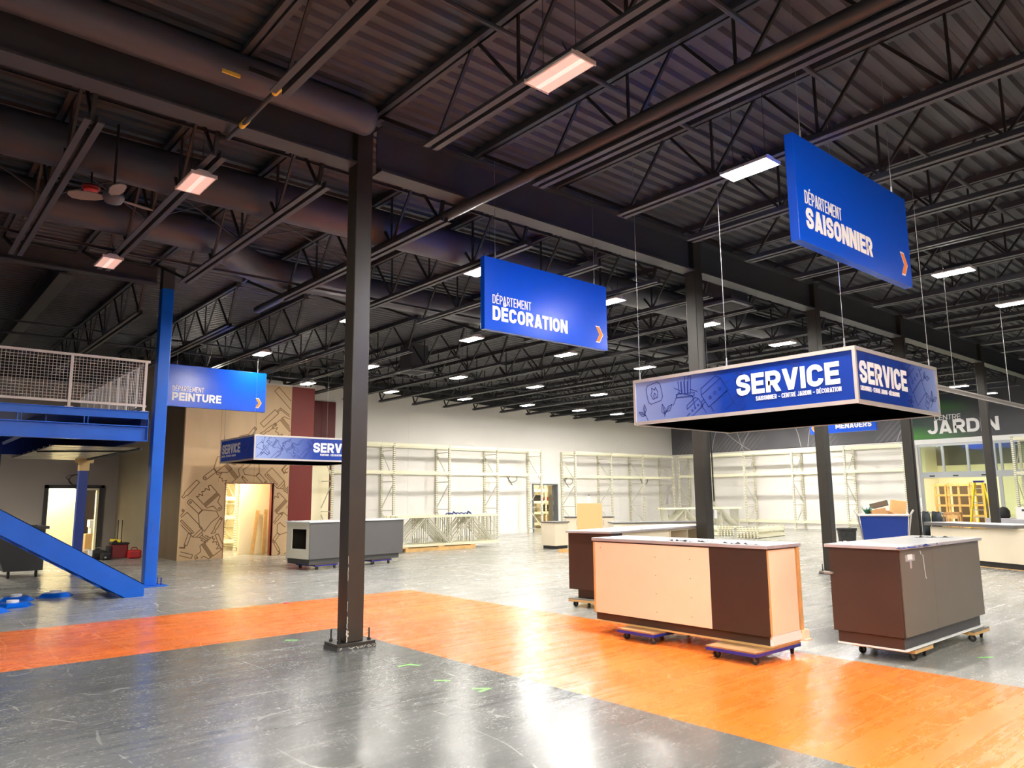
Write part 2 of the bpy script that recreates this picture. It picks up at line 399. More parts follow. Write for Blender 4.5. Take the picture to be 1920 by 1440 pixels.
def glyph(ch, W, t):
    """strokes (polylines) and slanted bars of one capital, cap height 1"""
    h = t/2; x0, x1, y0, y1 = h, W-h, h, 1-h; a, b = x1-x0, y1-y0; rx, ry = min(.5*a, .30), (.22 if ch == 'C' else .27); S_, D_ = [], []
    vd = lambda xa, ya, xb, yb: D_.append((xa, ya, xb, yb))
    if ch == 'I': S_ = [[(W/2, 0), (W/2, 1)]]
    elif ch in 'EÉ':
        S_ = [[(W, y1), (x0, y1), (x0, y0), (W, y0)], [(x0, .5), (W*.93, .5)]]
        if ch == 'É': D_.append((W*.44, 1.07, W*.62, 1.24))
    elif ch == 'T': S_ = [[(0, y1), (W, y1)], [(W/2, 0), (W/2, y1)]]
    elif ch == 'U': S_ = [[(x0, 1)] + _arc(x0+rx, y0+ry, rx, ry, 180, 270) + _arc(x1-rx, y0+ry, rx, ry, 270, 360) + [(x1, 1)]]
    elif ch == 'J': S_ = [[(x1, 1)] + _arc(x1-rx, y0+ry, rx, ry, 0, -90) + _arc(x0+rx, y0+ry, rx, ry, 270, 195)]
    elif ch in 'CG':
        p = _arc(x1-rx, y1-ry, rx, ry, 0, 90) + _arc(x0+rx, y1-ry, rx, ry, 90, 180) + _arc(x0+rx, y0+ry, rx, ry, 180, 270) + _arc(x1-rx, y0+ry, rx, ry, 270, 360)
        S_ = [p if ch == 'C' else p + [(x1, .47), (W*.52, .47)]]
    elif ch == 'O':
        p = _arc(x1-rx, y1-ry, rx, ry, 0, 90) + _arc(x0+rx, y1-ry, rx, ry, 90, 180) + _arc(x0+rx, y0+ry, rx, ry, 180, 270) + _arc(x1-rx, y0+ry, rx, ry, 270, 360)
        S_ = [p + [p[0]]]
    elif ch == 'D': p = [(x0, y0), (x0, y1)] + _arc(x1-rx, y1-ry, rx, ry, 90, 0) + _arc(x1-rx, y0+ry, rx, ry, 0, -90) + [(x0, y0)]; S_ = [p]
    elif ch in 'PR':
        m = .40+h*.3; r2 = (y1-m)/2
        S_ = [[(x0, 0), (x0, y1)] + _arc(x1-min(r2, a*.6), y1-r2, min(r2, a*.6), r2, 90, -90, 8) + [(x0, m)]]
        if ch == 'R': vd(x1-.02, 0, W*.52, m)
    elif ch == 'A': vd(h*1.05, 0, W/2-h*.12, 1); vd(W-h*1.05, 0, W/2+h*.12, 1); S_ = [[(W*.24, .24), (W*.76, .24)]]
    elif ch == 'V': vd(W/2-h*.12, 0, h*1.05, 1); vd(W/2+h*.12, 0, W-h*1.05, 1)
    elif ch == 'N': S_ = [[(x0, 0), (x0, 1)], [(x1, 0), (x1, 1)]]; vd(x1-h*.1, 0, x0+h*.1, 1)
    elif ch == 'M': S_ = [[(x0, 0), (x0, 1)], [(x1, 0), (x1, 1)]]; vd(W/2-h*.3, .22, x0+h*.2, 1); vd(W/2+h*.3, .22, x1-h*.2, 1)
    elif ch == 'S': S_ = [_spl([(x1, y1-.24), (x1-.04*a, y1-.10), (x1-.22*a, y1-.01), (x0+.5*a, y1), (x0+.2*a, y1-.03), (x0+.02*a, y1-.16), (x0+.06*a, .60), (x0+.3*a, .535), (x0+.7*a, .465), (x1-.05*a, .39), (x1-.01*a, y0+.16), (x1-.2*a, y0+.03), (x0+.5*a, y0), (x0+.22*a, y0+.01), (x0+.04*a, y0+.10), (x0, y0+.24)])]
    elif ch == '2': S_ = [_spl([(x0, y1-.2), (x0+.1*a, y1-.04), (x0+.5*a, y1), (x1-.08*a, y1-.06), (x1, .7), (x1-.15*a, .48), (x0, y0)]) + [(W, y0)]]
    elif ch == '5': S_ = [[(W*.95, y1), (x0+.05, y1), (x0+.02, .5)] + _spl([(x0+.3*a, .58), (x1-.1*a, .55), (x1, .3), (x1-.15*a, y0+.02), (x0+.4*a, y0), (x0, y0+.12)])]
    elif ch == '9': S_ = [_arc(W/2, .68, a/2, y1-.68, 0, 360, 14), [(x1, .68)] + _spl([(x1, .4), (x1-.12*a, y0+.06), (x0+.4*a, y0), (x0+.05*a, y0+.08)])]
    elif ch in '-–': S_ = [[(0, .42), (W, .42)]]
    return S_, D_
def text_mesh(name, s, o, ux, uz, width, cap, m, parent, t=.13, depth=.004):
    """lettering starting at o, running along ux, cap height along uz, stroke t of the cap height"""
    o, ux, uz = Vector(o), Vector(ux), Vector(uz); n = ux.cross(uz)*depth; gap = .085 if t > .18 else .11
    tot = width/cap; fixed = sum(t for c in s if c == 'I') + gap*(len(s)-1); k = (tot-fixed)/sum(GW[c] for c in s if c != 'I')
    mb = MB(); x = 0
    pt = lambda p: o + ux*(x+p[0])*cap + uz*p[1]*cap
    prev = ''
    for ch in s:
        if prev+ch in ('PA', 'TA', 'AT', 'RT', 'AV', 'LA'): x -= .07
        prev = ch
        W = t if ch == 'I' else GW[ch]*k
        tt = min(t, W*.42) if ch not in 'I-– ' else t
        S_, D_ = glyph(ch, W, tt) if ch != ' ' else ([], [])
        for si, line in enumerate(S_):
            nk = n*(1+.08*si)
            closed = (Vector(line[0])-Vector(line[-1])).length < 1e-6; L_ = [Vector(q) for q in line]
            L_ = [q for i, q in enumerate(L_) if i == 0 or (q-L_[i-1]).length > 1e-5]
            N = len(L_); lo, hi = [], []
            for i in range(N):
                d1 = (L_[i]-L_[i-1]).normalized() if i > 0 else ((L_[0]-L_[-2]).normalized() if closed else None)
                d2 = (L_[i+1]-L_[i]).normalized() if i < N-1 else ((L_[1]-L_[0]).normalized() if closed else None)
                d1 = d1 or d2; d2 = d2 or d1
                q1, q2 = Vector((-d1.y, d1.x)), Vector((-d2.y, d2.x)); q = (q1+q2).normalized(); q *= min(1/max(q.dot(q1), .3), 1.6)*tt/2
                lo.append(L_[i]-q); hi.append(L_[i]+q)
            for i in range(N-1): mb.prism([pt(lo[i]), pt(lo[i+1]), pt(hi[i+1]), pt(hi[i])], nk)
        for di, (xa, ya, xb, yb) in enumerate(D_):
            hw = tt/2*math.hypot(xb-xa, yb-ya)/max(abs(yb-ya), .1); hw = min(hw, tt*.75)
            q = [(xa-hw, ya), (xa+hw, ya), (xb+hw, yb), (xb-hw, yb)]
            mb.prism([pt(p) for p in q], n*(1.3+.08*di))
        x += W+gap
    return P(name, mb, m, parent)

# ------------------------------------------------------------------ the setting
struct('floor', MB().box(-8, 46, -9, 36, -.15, 0), 'polished_floor')
mb = MB()
ZT = 6.24
def slope_box(mb, x0, x1, z0, zt0, zt1, y0, y1):
    return mb.add([(x0, y0, z0), (x1, y0, z0), (x1, y1, z0), (x0, y1, z0), (x0, y0, zt0), (x1, y0, zt1), (x1, y1, zt1), (x0, y1, zt0)],
                  [(0, 3, 2, 1), (4, 5, 6, 7), (0, 1, 5, 4), (1, 2, 6, 5), (2, 3, 7, 6), (3, 0, 4, 7)])
wt = lambda x: 5.86 - (x-12)*.0195
for a, b, z0 in ((6.6, 23.36, 0), (23.36, 24.98, 2.22), (24.98, 34.2, 0)):
    slope_box(mb, a, b, z0, wt(a), wt(b), 25.75, 25.95)
for x in (16.56, 29.4): mb.box(x-.006, x+.006, 25.744, 25.76, .15, 5.5)      # sheet joints
wb = struct('wall_back', mb, 'white_wall')
mb = MB()
mb.add([(6.3, 25.78, wt(6.3)), (34.2, 25.78, wt(34.2)), (34.2, 25.9, wt(34.2)), (6.3, 25.9, wt(6.3)), (6.3, 25.78, ZT+.1), (34.2, 25.78, ZT+.1), (34.2, 25.9, ZT+.1), (6.3, 25.9, ZT+.1)],
       [(0, 3, 2, 1), (4, 5, 6, 7), (0, 1, 5, 4), (1, 2, 6, 5), (2, 3, 7, 6), (3, 0, 4, 7)])
struct('upper_band', mb, 'black_wall', wb)
struct('baseboard_back', MB().box(10.3, 23.2, 25.71, 25.75, 0, .12).box(25.1, 33.9, 25.71, 25.75, 0, .12), 'white_wall')
mb = MB()
for a, b, z0 in ((-8, 4.34, 0), (4.34, 5.95, 2.08), (5.95, 6.5, 0)): mb.box(a, b, 28, 28.2, z0, 5.5)
wl = struct('wall_left', mb, 'grey_wall')
struct('upper_band', MB().box(-8, 6.5, 28.02, 28.18, 5.5, ZT+.1), 'black_wall', wl)
struct('wall_tan', MB().box(6.4, 6.55, 24.0, 28, 0, ZT), 'tan_wall')
mb = MB().box(34, 34.2, 12.85, 25.95, 0, 3.86)
wr = struct('wall_right', mb, 'white_wall')
struct('upper_band', MB().box(34.0, 34.2, -9, 25.95, 3.86, ZT+.1), 'black_wall', wr)
struct('wall_front', MB().box(-8, 34.2, -9.2, -9, 0, ZT), 'grey_wall')
struct('wall_west', MB().box(-8.2, -8, -9, 28.2, 0, ZT), 'grey_wall')
struct('baseboard_right', MB().box(33.97, 34, 13.0, 25.7, 0, .12), 'white_wall')
# corrugated roof deck: ribs run along x
mb = MB(); y = -9.2; prof = []
while y < 28.4:
    prof += [(y, 6.22), (y+.09, 6.22), (y+.12, 6.265), (y+.17, 6.265)]; y += .2
vs = []
for (yy, zz) in prof: vs += [(-8.2, yy, zz), (34.3, yy, zz)]
mb.add(vs, [(2*i, 2*i+1, 2*i+3, 2*i+2) for i in range(len(prof)-1)])
struct('ceiling', mb, 'deck')

# ------------------------------------------------------------------ roof steel (roof coordinates carry the scale KR about the eye height)
KR = .96
def ks(mb):
    mb.v = [(x*KR, y*KR, 1.6+(z-1.6)*KR) for x, y, z in mb.v]; return mb
def kp(x, y, z): return Vector((x*KR, y*KR, 1.6+(z-1.6)*KR))
def make_joist(y0, y1, b0, b1, label, group):
    t = T('roof_joist', label, 'joist', group)
    m = MB()
    for s in (-.045, .045): m.box(s-.03, s+.03, y0, y1, 6.30, 6.335).box(s-.008 if s > 0 else s-.03+.022, s+.008 if s < 0 else s+.03-.022, y0, y1, 6.335, 6.40)
    m.box(-.05, .05, y0, y1, 6.335, 6.405)
    P('top_chord', ks(m), 'steel_dark', t)
    m = MB()
    for s in (-.062, .062): m.box(s-.034, s+.034, b0, b1, 5.47, 5.485).box(s-.034 if s > 0 else s+.02, s-.02 if s > 0 else s+.034, b0, b1, 5.485, 5.56)
    P('bottom_chord', ks(m), 'steel_dark', t)
    def web(a, b, w=.032): P('web_member', ks(MB().bar((0, a[0], a[1]), (0, b[0], b[1]), w, w)), 'steel_black', t)
    n = max(2, round((b1-b0)/1.55)); st = (b1-b0-.3)/n
    ys = [b0+.15+st*i for i in range(n+1)]
    web((y0+.15, 6.31), (ys[0], 5.53), .045); web((y1-.15, 6.31), (ys[-1], 5.53), .045)
    for i, yy in enumerate(ys):
        if 0 < i < n: web((yy, 5.53), (yy, 6.31), .026)
        if i < n:
            web((yy, 5.53), (yy+st/2-.05, 6.31)); web((yy+st/2+.05, 6.31), (ys[i+1], 5.53))
    return t
def joist_row(xs, y0, y1, b0, b1, where, group):
    first = None
    for i, x in enumerate(xs):
        lab = 'dark open-web roof joist, %s from the left %s' % (ORD[i], where)
        if first is None: first = t = make_joist(y0, y1, b0, b1, lab, group)
        else: t = copy_tree(first); t['label'] = lab
        t.location = (x*KR, 0, 0)
near_x = [2.66, 4.42] + [6.05 + 1.6*i for i in range(15)]
joist_row(near_x, -1.5, 7.75, -.6, 6.5, 'in the bay nearest the camera', 'roof joists in the nearest bay')
mid_x = [.15, 1.42, 2.68, 3.98, 5.85] + [7.45 + 1.6*i for i in range(16)]
joist_row(mid_x, 7.95, 15.75, 8.2, 13.7, 'in the bay just behind the long girder', 'roof joists in the middle bay')
far_x = [3.98, 5.85] + [7.45 + 1.6*i for i in range(16)]
joist_row(far_x, 16.1, 26.6, 16.5, 26.2, 'in the bay over the white back wall', 'roof joists in the far bay')

def i_beam_x(name, x0, x1, y, z0, z1, label, group=None, m='girder', w=.26):
    mb = MB().box(x0, x1, y-w/2, y+w/2, z0, z0+.025).box(x0, x1, y-.008, y+.008, z0+.025, z1-.025).box(x0, x1, y-w/2, y+w/2, z1-.025, z1)
    return single(name, mb, m, label, 'girder', group)
GY, GZ0, GZ1 = 7.565, 5.52, 6.11
COLX = [4.145, 10.8, 15.1, 19.5, 25.3]
cl = ['left of the nearest column', 'between the nearest column and the second column', 'between the second and third columns', 'between the third and fourth columns',
      'between the fourth and fifth columns', 'beyond the fifth column']
ex = [-6] + COLX + [34]
for i in range(6):
    a = ex[i] + (.12 if i else 0) + (.09 if i == 1 else 0); b = ex[i+1] - (.12 if i < 5 else 0)
    i_beam_x('roof_girder', a, b, GY, GZ0, GZ1, 'deep dark grey roof girder ' + cl[i], 'girders of the column row')
i_beam_x('roof_girder', -6, 3.98, 15.45, 5.85, 6.2, 'dark roof girder ending at the top of the blue post', None, 'girder', .22)
single('roof_girder', MB().box(2.33, 2.58, 15.6, 26, 5.80, 5.83).box(2.45, 2.46, 15.6, 26, 5.83, 6.17).box(2.33, 2.58, 15.6, 26, 6.17, 6.2), 'girder',
       'dark roof girder running back over the mezzanine', 'girder')

for i in range(1, 5):
    a, b = mid_x[i-1]*KR, mid_x[i]*KR; y = 10.6
    single('cross_bridging', MB().bar((a, y, 5.42), (b, y, 6.1), .03, .012).bar((a, y+.03, 6.1), (b, y+.03, 5.42), .03, .012), 'steel_dark', 'crossed dark bridging braces between roof joists, %s gap from the left' % ORD[i-1], 'bridging')
# columns
def column(x, y, label, first):
    t = T('steel_column', label, 'column', 'dark columns in a row')
    w = .106
    P('shaft', MB().box(x-w, x+w, y-w, y+w, .07, GZ1+.01), 'column', t, bevel=.012)
    P('base_plate', MB().box(x-.23, x+.23, y-.15, y+.15, .035, .07), 'galv' if not first else 'column', t, bevel=.004)
    P('grout_pad', MB().box(x-.235, x+.235, y-.155, y+.155, 0, .035), 'kick_grey', t)
    for sx in (-1, 1):
        for sy in (-1, 1):
            bx, by = x+sx*.18, y+sy*.095
            b = P('anchor_bolt', MB().cyl((bx, by, .07), (bx, by, .20), .009, 8), 'rubber', t)
            P('nut', MB().cyl((bx, by, .07), (bx, by, .095), .02, 6), 'rubber', b)
    return at_base(t, (x, y, 0))
for i, x in enumerate(COLX):
    t = column(x, GY, ['dark square steel column nearest the camera, bolted base with scuffed edge', 'dark steel column second in the row, behind the peach counter',
               'dark steel column third in the row, left of the blue cart', 'dark steel column fourth in the row, right of the blue cart',
               'dark steel column fifth in the row, crossing the garden lettering'][i], i == 0)
    if i == 0:      # scraped paint low on the near corner
        mb = MB(); rnd = random.Random(3); x0, y0 = -.106, -.106
        z = .12
        for z0, z1, s in ((.08, .20, .011), (.22, .34, .009), (.40, .50, .005), (.72, .86, .005), (.90, .98, .004), (.14, .19, .018)):
            pts = [(x0+.004+rnd.uniform(0, s), z0+(z1-z0)*k/6) for k in range(7)]
            mb.ribbon(pts, s, (0, y0-.0015, 0), (1, 0, 0), (0, 0, 1), .001)
        for k in range(16):
            xa = rnd.uniform(-.22, .20); mb.ribbon([(xa, .004+rnd.uniform(0, .03)), (xa+rnd.uniform(.01, .05), .006+rnd.uniform(0, .03))], rnd.uniform(.004, .01), (0, -.1562, 0), (1, 0, 0), (0, 0, 1), .0008)
        P('scuff_mark', mb, 'column_wear', t)
    if i == 1:
        P('conduit', MB().tube([(.12, -.09, 5.5), (.125, -.09, 4.6), (.10, -.13, 4.3), (.11, -.13, 1.5)], .012, 6), 'wire_dark', t)
        P('junction_box', MB().box(.107, .19, -.12, -.04, 1.22, 1.36), 'paper_white', t)
    if i == 3:
        P('conduit', MB().tube([(-.03, -.115, 5.4), (-.03, -.115, .3)], .012, 6), 'wire_dark', t)
        P('junction_box', MB().box(.107, .17, -.12, -.02, 1.25, 1.5), 'paper_white', t)

# ducts, pipes
def duct_straight(x0, x1, y, z, r, label, m='duct'):
    mb = MB().cyl((x0, y, z), (x1, y, z), r, 28)
    o = single('air_duct', mb, m, label, 'duct'); 
    for p in o.data.polygons: p.use_smooth = len(p.vertices) == 4
    return o
# first duct ends in a rounded cap beside the nearest column
pr_ = [(.19*math.cos(a), .19*math.sin(a)) for a in [PI/2*i/6 for i in range(7)]]
mb = MB(); n = 28
pts = [(-6.0, .19), (3.98, .19)] + [(3.98+.11*math.sin(PI/2*i/6), .19*math.cos(PI/2*i/6*.93)) for i in range(1, 7)]
vs = []
for (xx, rr) in pts: vs += [(xx, 7.17+rr*math.cos(2*PI*j/n), 5.95+rr*math.sin(2*PI*j/n)) for j in range(n)]
mb.add(vs, [(i*n+j, (i+1)*n+j, (i+1)*n+(j+1) % n, i*n+(j+1) % n) for i in range(len(pts)-1) for j in range(n)] + [tuple(range((len(pts)-1)*n, len(pts)*n))])
single('air_duct', mb, 'duct', 'round dark air duct with a capped end beside the nearest column', 'duct', smooth=True)
duct_straight(-6, 20, 9.68, 5.76, .27, 'large round dark air duct crossing behind the nearest column')
mb = MB().tube([(-6, 11.78, 5.79), (3.2, 11.78, 5.79), (3.55, 11.8, 5.79), (3.95, 11.98, 5.79), (4.35, 12.35, 5.79), (4.75, 12.75, 5.79), (5.1, 12.95, 5.79), (5.5, 13.02, 5.79), (20, 13.02, 5.79)], .27, 28)
single('air_duct', mb, 'duct', 'large round dark air duct with a double bend above the blue post', 'duct', smooth=True)
mb = MB().box(12.5, 13.1, 7.9, 8.5, 5.42, 6.1)
t = T('air_diffuser', 'square dark ceiling diffuser box right of the second column', 'diffuser')
P('plenum', mb, 'girder', t)
P('flange', MB().box(12.42, 13.18, 7.82, 8.58, 5.36, 5.42), 'duct', t); P('grille', MB().box(12.52, 13.08, 7.92, 8.48, 5.352, 5.36), 'black_wall', t)
at_base(t, (12.8, 8.2, 5.36))
t = T('air_diffuser', 'square dark ceiling diffuser over the back racks, right of nearest column', 'diffuser')
dx, dy = 12.0, 18.4
P('plenum', MB().box(dx-.3, dx+.3, dy-.3, dy+.3, 5.36, 6.1), 'girder', t); P('flange', MB().box(dx-.42, dx+.42, dy-.42, dy+.42, 5.3, 5.36), 'duct', t)
P('grille', MB().box(dx-.3, dx+.3, dy-.3, dy+.3, 5.292, 5.3), 'black_wall', t); at_base(t, (dx, dy, 5.3))
mb = ks(MB().cyl((6.03-.10, -1.5, 5.60), (6.03-.10, 15.2, 5.60), .075, 14))
o = single('sprinkler_pipe', mb, 'pipe', 'thick dark sprinkler main running under the girder between the two columns', 'pipe', smooth=True)
mb = ks(MB().tube([(2.70, 6.3, 5.60), (2.69, 7.4, 5.58), (2.70, 8.0, 5.62), (2.72, 8.35, 5.80)], .026, 8))
t = T('conduit', 'thin dark conduit with yellow tape bands left of the nearest column', 'conduit')
P('tube', mb, 'pipe', t, smooth=True)
for a, b in ((6.55, 6.70), (7.40, 7.56)): P('tape_band', ks(MB().cyl((2.70, a, 5.595), (2.695, b, 5.588), .034, 10)), 'yellow_tape', t)
at_base(t, kp(2.7, 7.4, 5.57))
single('tape_strip', MB().box(2.28, 2.46, 7.0, 7.02, 5.80, 5.835), 'yellow_tape', 'yellow tape strip stuck along the round duct left of the nearest column', 'tape')
for (yy, zz, r, lab) in ((5.2, 6.22, .028, 'thin pipe high across the nearest bay'), (10.9, 6.2, .026, 'thin pipe high across the middle bay'), (3.55, 6.2, .03, 'branch pipe high across the nearest bay by the seasonal sign'),
                        (21.0, 5.62, .03, 'thin pipe low across the far bay')):
    mb = ks(MB().cyl((1.0, yy, zz), (33, yy, zz), r, 8)); single('branch_pipe', mb, 'pipe', 'dark ' + lab, 'pipe')
for (yy, zz, lab) in ((4.6, 5.59, 'nearest bay, low'), (2.0, 6.27, 'nearest bay, high'), (9.3, 6.27, 'middle bay, nearer'), (12.9, 5.59, 'middle bay, farther'), (19.5, 5.59, 'far bay, nearer'), (23.4, 5.59, 'far bay, farther')):
    if 'low' in lab: continue
    mb = ks(MB().box(.5, 34, yy-.02, yy+.02, zz, zz+.01).box(.5, 34, yy-.02, yy-.014, zz, zz+.04)); single('joist_bridging', mb, 'steel_dark', 'thin steel bridging angle across the joists, ' + lab, 'bridging')

# ------------------------------------------------------------------ high-bay lamps
def make_lamp(state):
    t = T('high_bay_light', '', 'ceiling light', 'linear high-bay lights under the joists')
    w, l = .14, .29
    m = MB().box(-w, w, -l, l, 0, .028).prism([(-w+.02, -l+.03, .028), (w-.02, -l+.03, .028), (.05, -l+.03, .08), (-.05, -l+.03, .08)], (0, 2*l-.06, 0))
    P('housing', m, 'housing', t, bevel=.004)
    for s in (-1, 1): P('lens', MB().box(s*.026 if s > 0 else -.125, .125 if s > 0 else -.026, -l+.012, l-.012, -.004, .002), 'lens_'+state, t)
    P('spine', MB().box(-.024, .024, -l+.012, l-.012, -.006, .002), 'spine_'+state, t)
    for s in (-1, 1): P('end_cap', MB().box(-w-.004, w+.004, s*l-.006, s*l+.006, -.006, .034), 'housing', t)
    for s in (-1, 1): P('hanger', MB().cyl((0, s*.2, .08), (0, s*.2, 1.06), .0035, 5), 'wire_dark', t)
    P('cord', MB().tube([(0, 0, .1), (.03, .1, .2), (.12, .16, .26), (.16, .05, .20), (.10, -.05, .15), (.02, -.02, .3)], .008, 6), 'wire_dark', t)
    return t
LAMP = {}
def lamp(kx, ky, state, label):
    if state not in LAMP: LAMP[state] = t = make_lamp(state)
    else: t = copy_tree(LAMP[state])
    t.location = kp(kx, ky, 5.35); t['label'] = label; return t
GX = [4.36, 7.45, 10.63, 13.8, 17.08, 20.3, 23.35, 25.85, 29.0, 32.0]
rows = {4.37: 'in the nearest bay', 9.40: 'just behind the long girder', 13.8: 'in second row behind girder', 18.6: 'in third row behind girder', 22.6: 'in last row before white wall'}
on = {(7.45, 4.37), (13.8, 4.37), (7.45, 9.40), (7.45, 13.8), (13.8, 13.8), (20.3, 18.6), (20.3, 22.6), (25.85, 22.6), (20.3, 4.37), (26.0, 9.4), (29.0, 13.8), (32.0, 18.6)}
for ky, where in rows.items():
    i = -1
    for kx in GX:
        if (kx, ky) == (4.36, 9.40) or (kx == 4.36 and ky > 9): continue
        i += 1
        st = 'lit' if (kx, ky) in on else ('pink' if kx == 4.36 else 'dim')
        word = {'lit': 'glaring', 'dim': 'softly lit', 'pink': 'pinkish switched-off'}[st]
        lm = lamp(kx, ky, st, '%s white high-bay light %s, %s from the left' % (word, where, ORD[i]))
        if ky == 13.8 and kx < 20.5:      # these hang from the duct just above
            for ch in lm.children:
                if ch.name.startswith('hanger'): ch.scale.z = .25
lamp(2.64, 8.84, 'pink', 'pinkish switched-off high-bay light above the ceiling fan')
lamp(2.57, 12.8, 'pink', 'pinkish switched-off high-bay light left of the blue post top')
for q in (-2.0, 1.0): lamp(q, 4.37, 'lit', 'white high-bay light above the entrance, out to the side of the floor')
for ky in (-.4, -5.0):
    for kx in (-2.0, 1.2, 4.36, 7.45, 13.8):
        lamp(kx, ky, 'lit' if (kx in (-2.0, 7.45, 13.8) and ky < -1) or (kx in (1.2, 4.36) and ky > -1) else 'dim', 'white high-bay light above the entrance, out to the side of the floor')

# ceiling fan and red alarm dome
t = T('ceiling_fan', 'dark three-blade ceiling fan left of the nearest column', 'fan')
P('rod', MB().cyl((0, 0, .1), (0, 0, .95), .015, 8), 'wire_dark', t); P('motor', MB().lathe([(.03, .12), (.10, .1), (.12, .04), (.09, -.02), (.03, -.04)]), 'duct', t, smooth=True)
for k, a in enumerate((R(15), R(-95), R(155))):
    c, s = math.cos(a), math.sin(a)
    pts = [(.08, -.03), (.2, -.075), (.36, -.085), (.45, -.06), (.48, 0), (.45, .06), (.36, .085), (.2, .075), (.08, .03)]
    P('blade', MB().prism([(p*c-q*s, p*s+q*c, .03+q*.25) for p, q in pts], (0, 0, .008)), 'frame_dull', t)
t.location = kp(1.93, 9.62, 5.2)
t = T('alarm_beacon', 'small red round alarm dome beside the ceiling fan', 'alarm')
P('dome', MB().lathe([(.03, 0), (.075, .01), (.09, .04)], n=20), 'red_paint', t, smooth=True); P('base', MB().lathe([(.10, .04), (.10, .07), (.04, .08)], n=20), 'red_dark', t, smooth=True)
P('stem', MB().cyl((0, 0, .07), (0, 0, .25), .012, 6), 'wire_dark', t)
t.location = kp(1.755, 10.03, 5.4)

# ------------------------------------------------------------------ hanging signs
DECKZ = 6.22
def cable(parent, x, y, z0, z1=DECKZ, r=.003):
    c = P('cable', MB().cyl((x, y, z0+.05), (x, y, z1), r, 6), 'wire', parent)
    P('turnbuckle', MB().cyl((x, y, z0), (x, y, z0+.10), .009, 8).lathe([(.004, 0), (.016, .004), (.016, .016), (.004, .02)], (x, y, z0), 8), 'wire', c)
    return c
def chevron(name, o, ux, uz, w, h, m, parent, t=.07):
    o, ux, uz = Vector(o), Vector(ux), Vector(uz); n = ux.cross(uz)
    p = [(0, h), (t, h), (w, h/2), (t, 0), (0, 0), (w-t, h/2)]
    mb = MB(); pts = [o+ux*a+uz*b for a, b in p]
    k = MB(); vs = pts + [q+n*.004 for q in pts]
    k.add(vs, [(6, 11, 8, 7), (11, 10, 9, 8), (0, 1, 2, 5), (5, 2, 3, 4)] + [(i, (i+1) % 6, (i+1) % 6+6, i+6) for i in range(6)])
    return P(name, k, m, parent)
def dept_sign(y, big, label, bigw, x0=5.95, depw=.71):
    t = T('department_sign', label, 'hanging sign')
    x1, z0, z1, f = x0+2.4, 3.8, 4.8, y
    P('panel', MB().box(x0, x1, f, f+.085, z0, z1), 'sign_blue', t, bevel=.004)
    text_mesh('small_lettering', 'DÉPARTEMENT', (x0+.135, f-.001, 4.168), (1, 0, 0), (0, 0, 1), depw, .122, 'print_white', t, .105)
    text_mesh('large_lettering', big, (x0+.135, f-.001, 3.94), (1, 0, 0), (0, 0, 1), bigw, .195, 'print_white', t, .225)
    chevron('arrow_edge', (x0+2.135, f-.001, 3.895), (1, 0, 0), (0, 0, 1), .165, .255, 'print_white', t, .085)
    chevron('arrow', (x0+2.145, f-.003, 3.912), (1, 0, 0), (0, 0, 1), .143, .222, 'print_orange', t, .07)
    for x in (x0+.22, x1-.22): cable(t, x, f+.042, z1)
    return at_base(t, ((x0+x1)/2, f+.04, z0))
dept_sign(3.05, 'SAISONNIER', 'blue hanging sign with SAISONNIER lettering, large and high at right', 1.32)
dept_sign(7.45, 'DÉCORATION', 'blue hanging sign with DÉCORATION lettering in the middle', 1.42)
dept_sign(18.35, 'PEINTURE', 'blue hanging sign with PEINTURE lettering beside the blue post', 1.15, 5.09, .74)
t = T('department_sign', 'blue hanging sign with MÉNAGERS lettering and left arrow, below the service canopy', 'hanging sign')
fx = 26.26
P('panel', MB().box(fx, fx+.085, 11.2, 13.6, 3.8, 4.8), 'sign_blue', t, bevel=.004)
text_mesh('large_lettering', 'MÉNAGERS', (fx-.001, 12.62, 3.94), (0, -1, 0), (0, 0, 1), 1.28, .195, 'print_white', t, .225)
chevron('arrow_edge', (fx-.001, 13.36, 3.895), (0, 1, 0), (0, 0, 1), .165, .255, 'print_white', t, .085)
chevron('arrow', (fx-.003, 13.37, 3.912), (0, 1, 0), (0, 0, 1), .143, .222, 'print_orange', t, .07)
for m_ in t.children:      # chevron was drawn facing +x; turn it to the reader's side
    if m_.name.startswith('arrow'): m_.location.x -= .006
for y in (11.42, 13.38): cable(t, fx+.04, y, 4.8)
at_base(t, (fx, 12.4, 3.8))

# ------------------------------------------------------------------ line drawings used as prints and engravings
def circ(cx, cy, r, a0=0, a1=360, n=14): return [(cx+r*math.cos(R(a0+(a1-a0)*i/n)), cy+r*math.sin(R(a0+(a1-a0)*i/n))) for i in range(n+1)]
def rect(x0, y0, x1, y1): return [(x0, y0), (x1, y0), (x1, y1), (x0, y1), (x0, y0)]
IC = {}
IC['brush'] = [[(-.24, .1), (-.24, .5), (-.19, .43), (-.15, .5), (-.1, .36), (-.05, .5), (.02, .44), (.08, .5), (.13, .34), (.18, .5), (.24, .46), (.24, .1), (-.24, .1)],
               [(-.24, .06), (.24, .06)], rect(-.24, -.02, .24, .02),
               [(-.24, -.02), (-.23, -.1), (-.14, -.15), (-.08, -.2), (-.07, -.42)] + circ(0, -.43, .07, 180, 360, 8) + [(.07, -.42), (.08, -.2), (.14, -.15), (.23, -.1), (.24, -.02)], circ(0, -.42, .026, n=8)]
IC['scraper'] = [[(-.08, .02), (-.27, .34), (-.22, .5), (.0, .46), (.26, .5), (.27, .3), (.08, .02), (-.08, .02)], [(-.06, .0), (-.06, -.42)] + circ(0, -.42, .06, 180, 360, 8) + [(.06, 0), (-.06, 0)], circ(0, -.4, .024, n=8)]
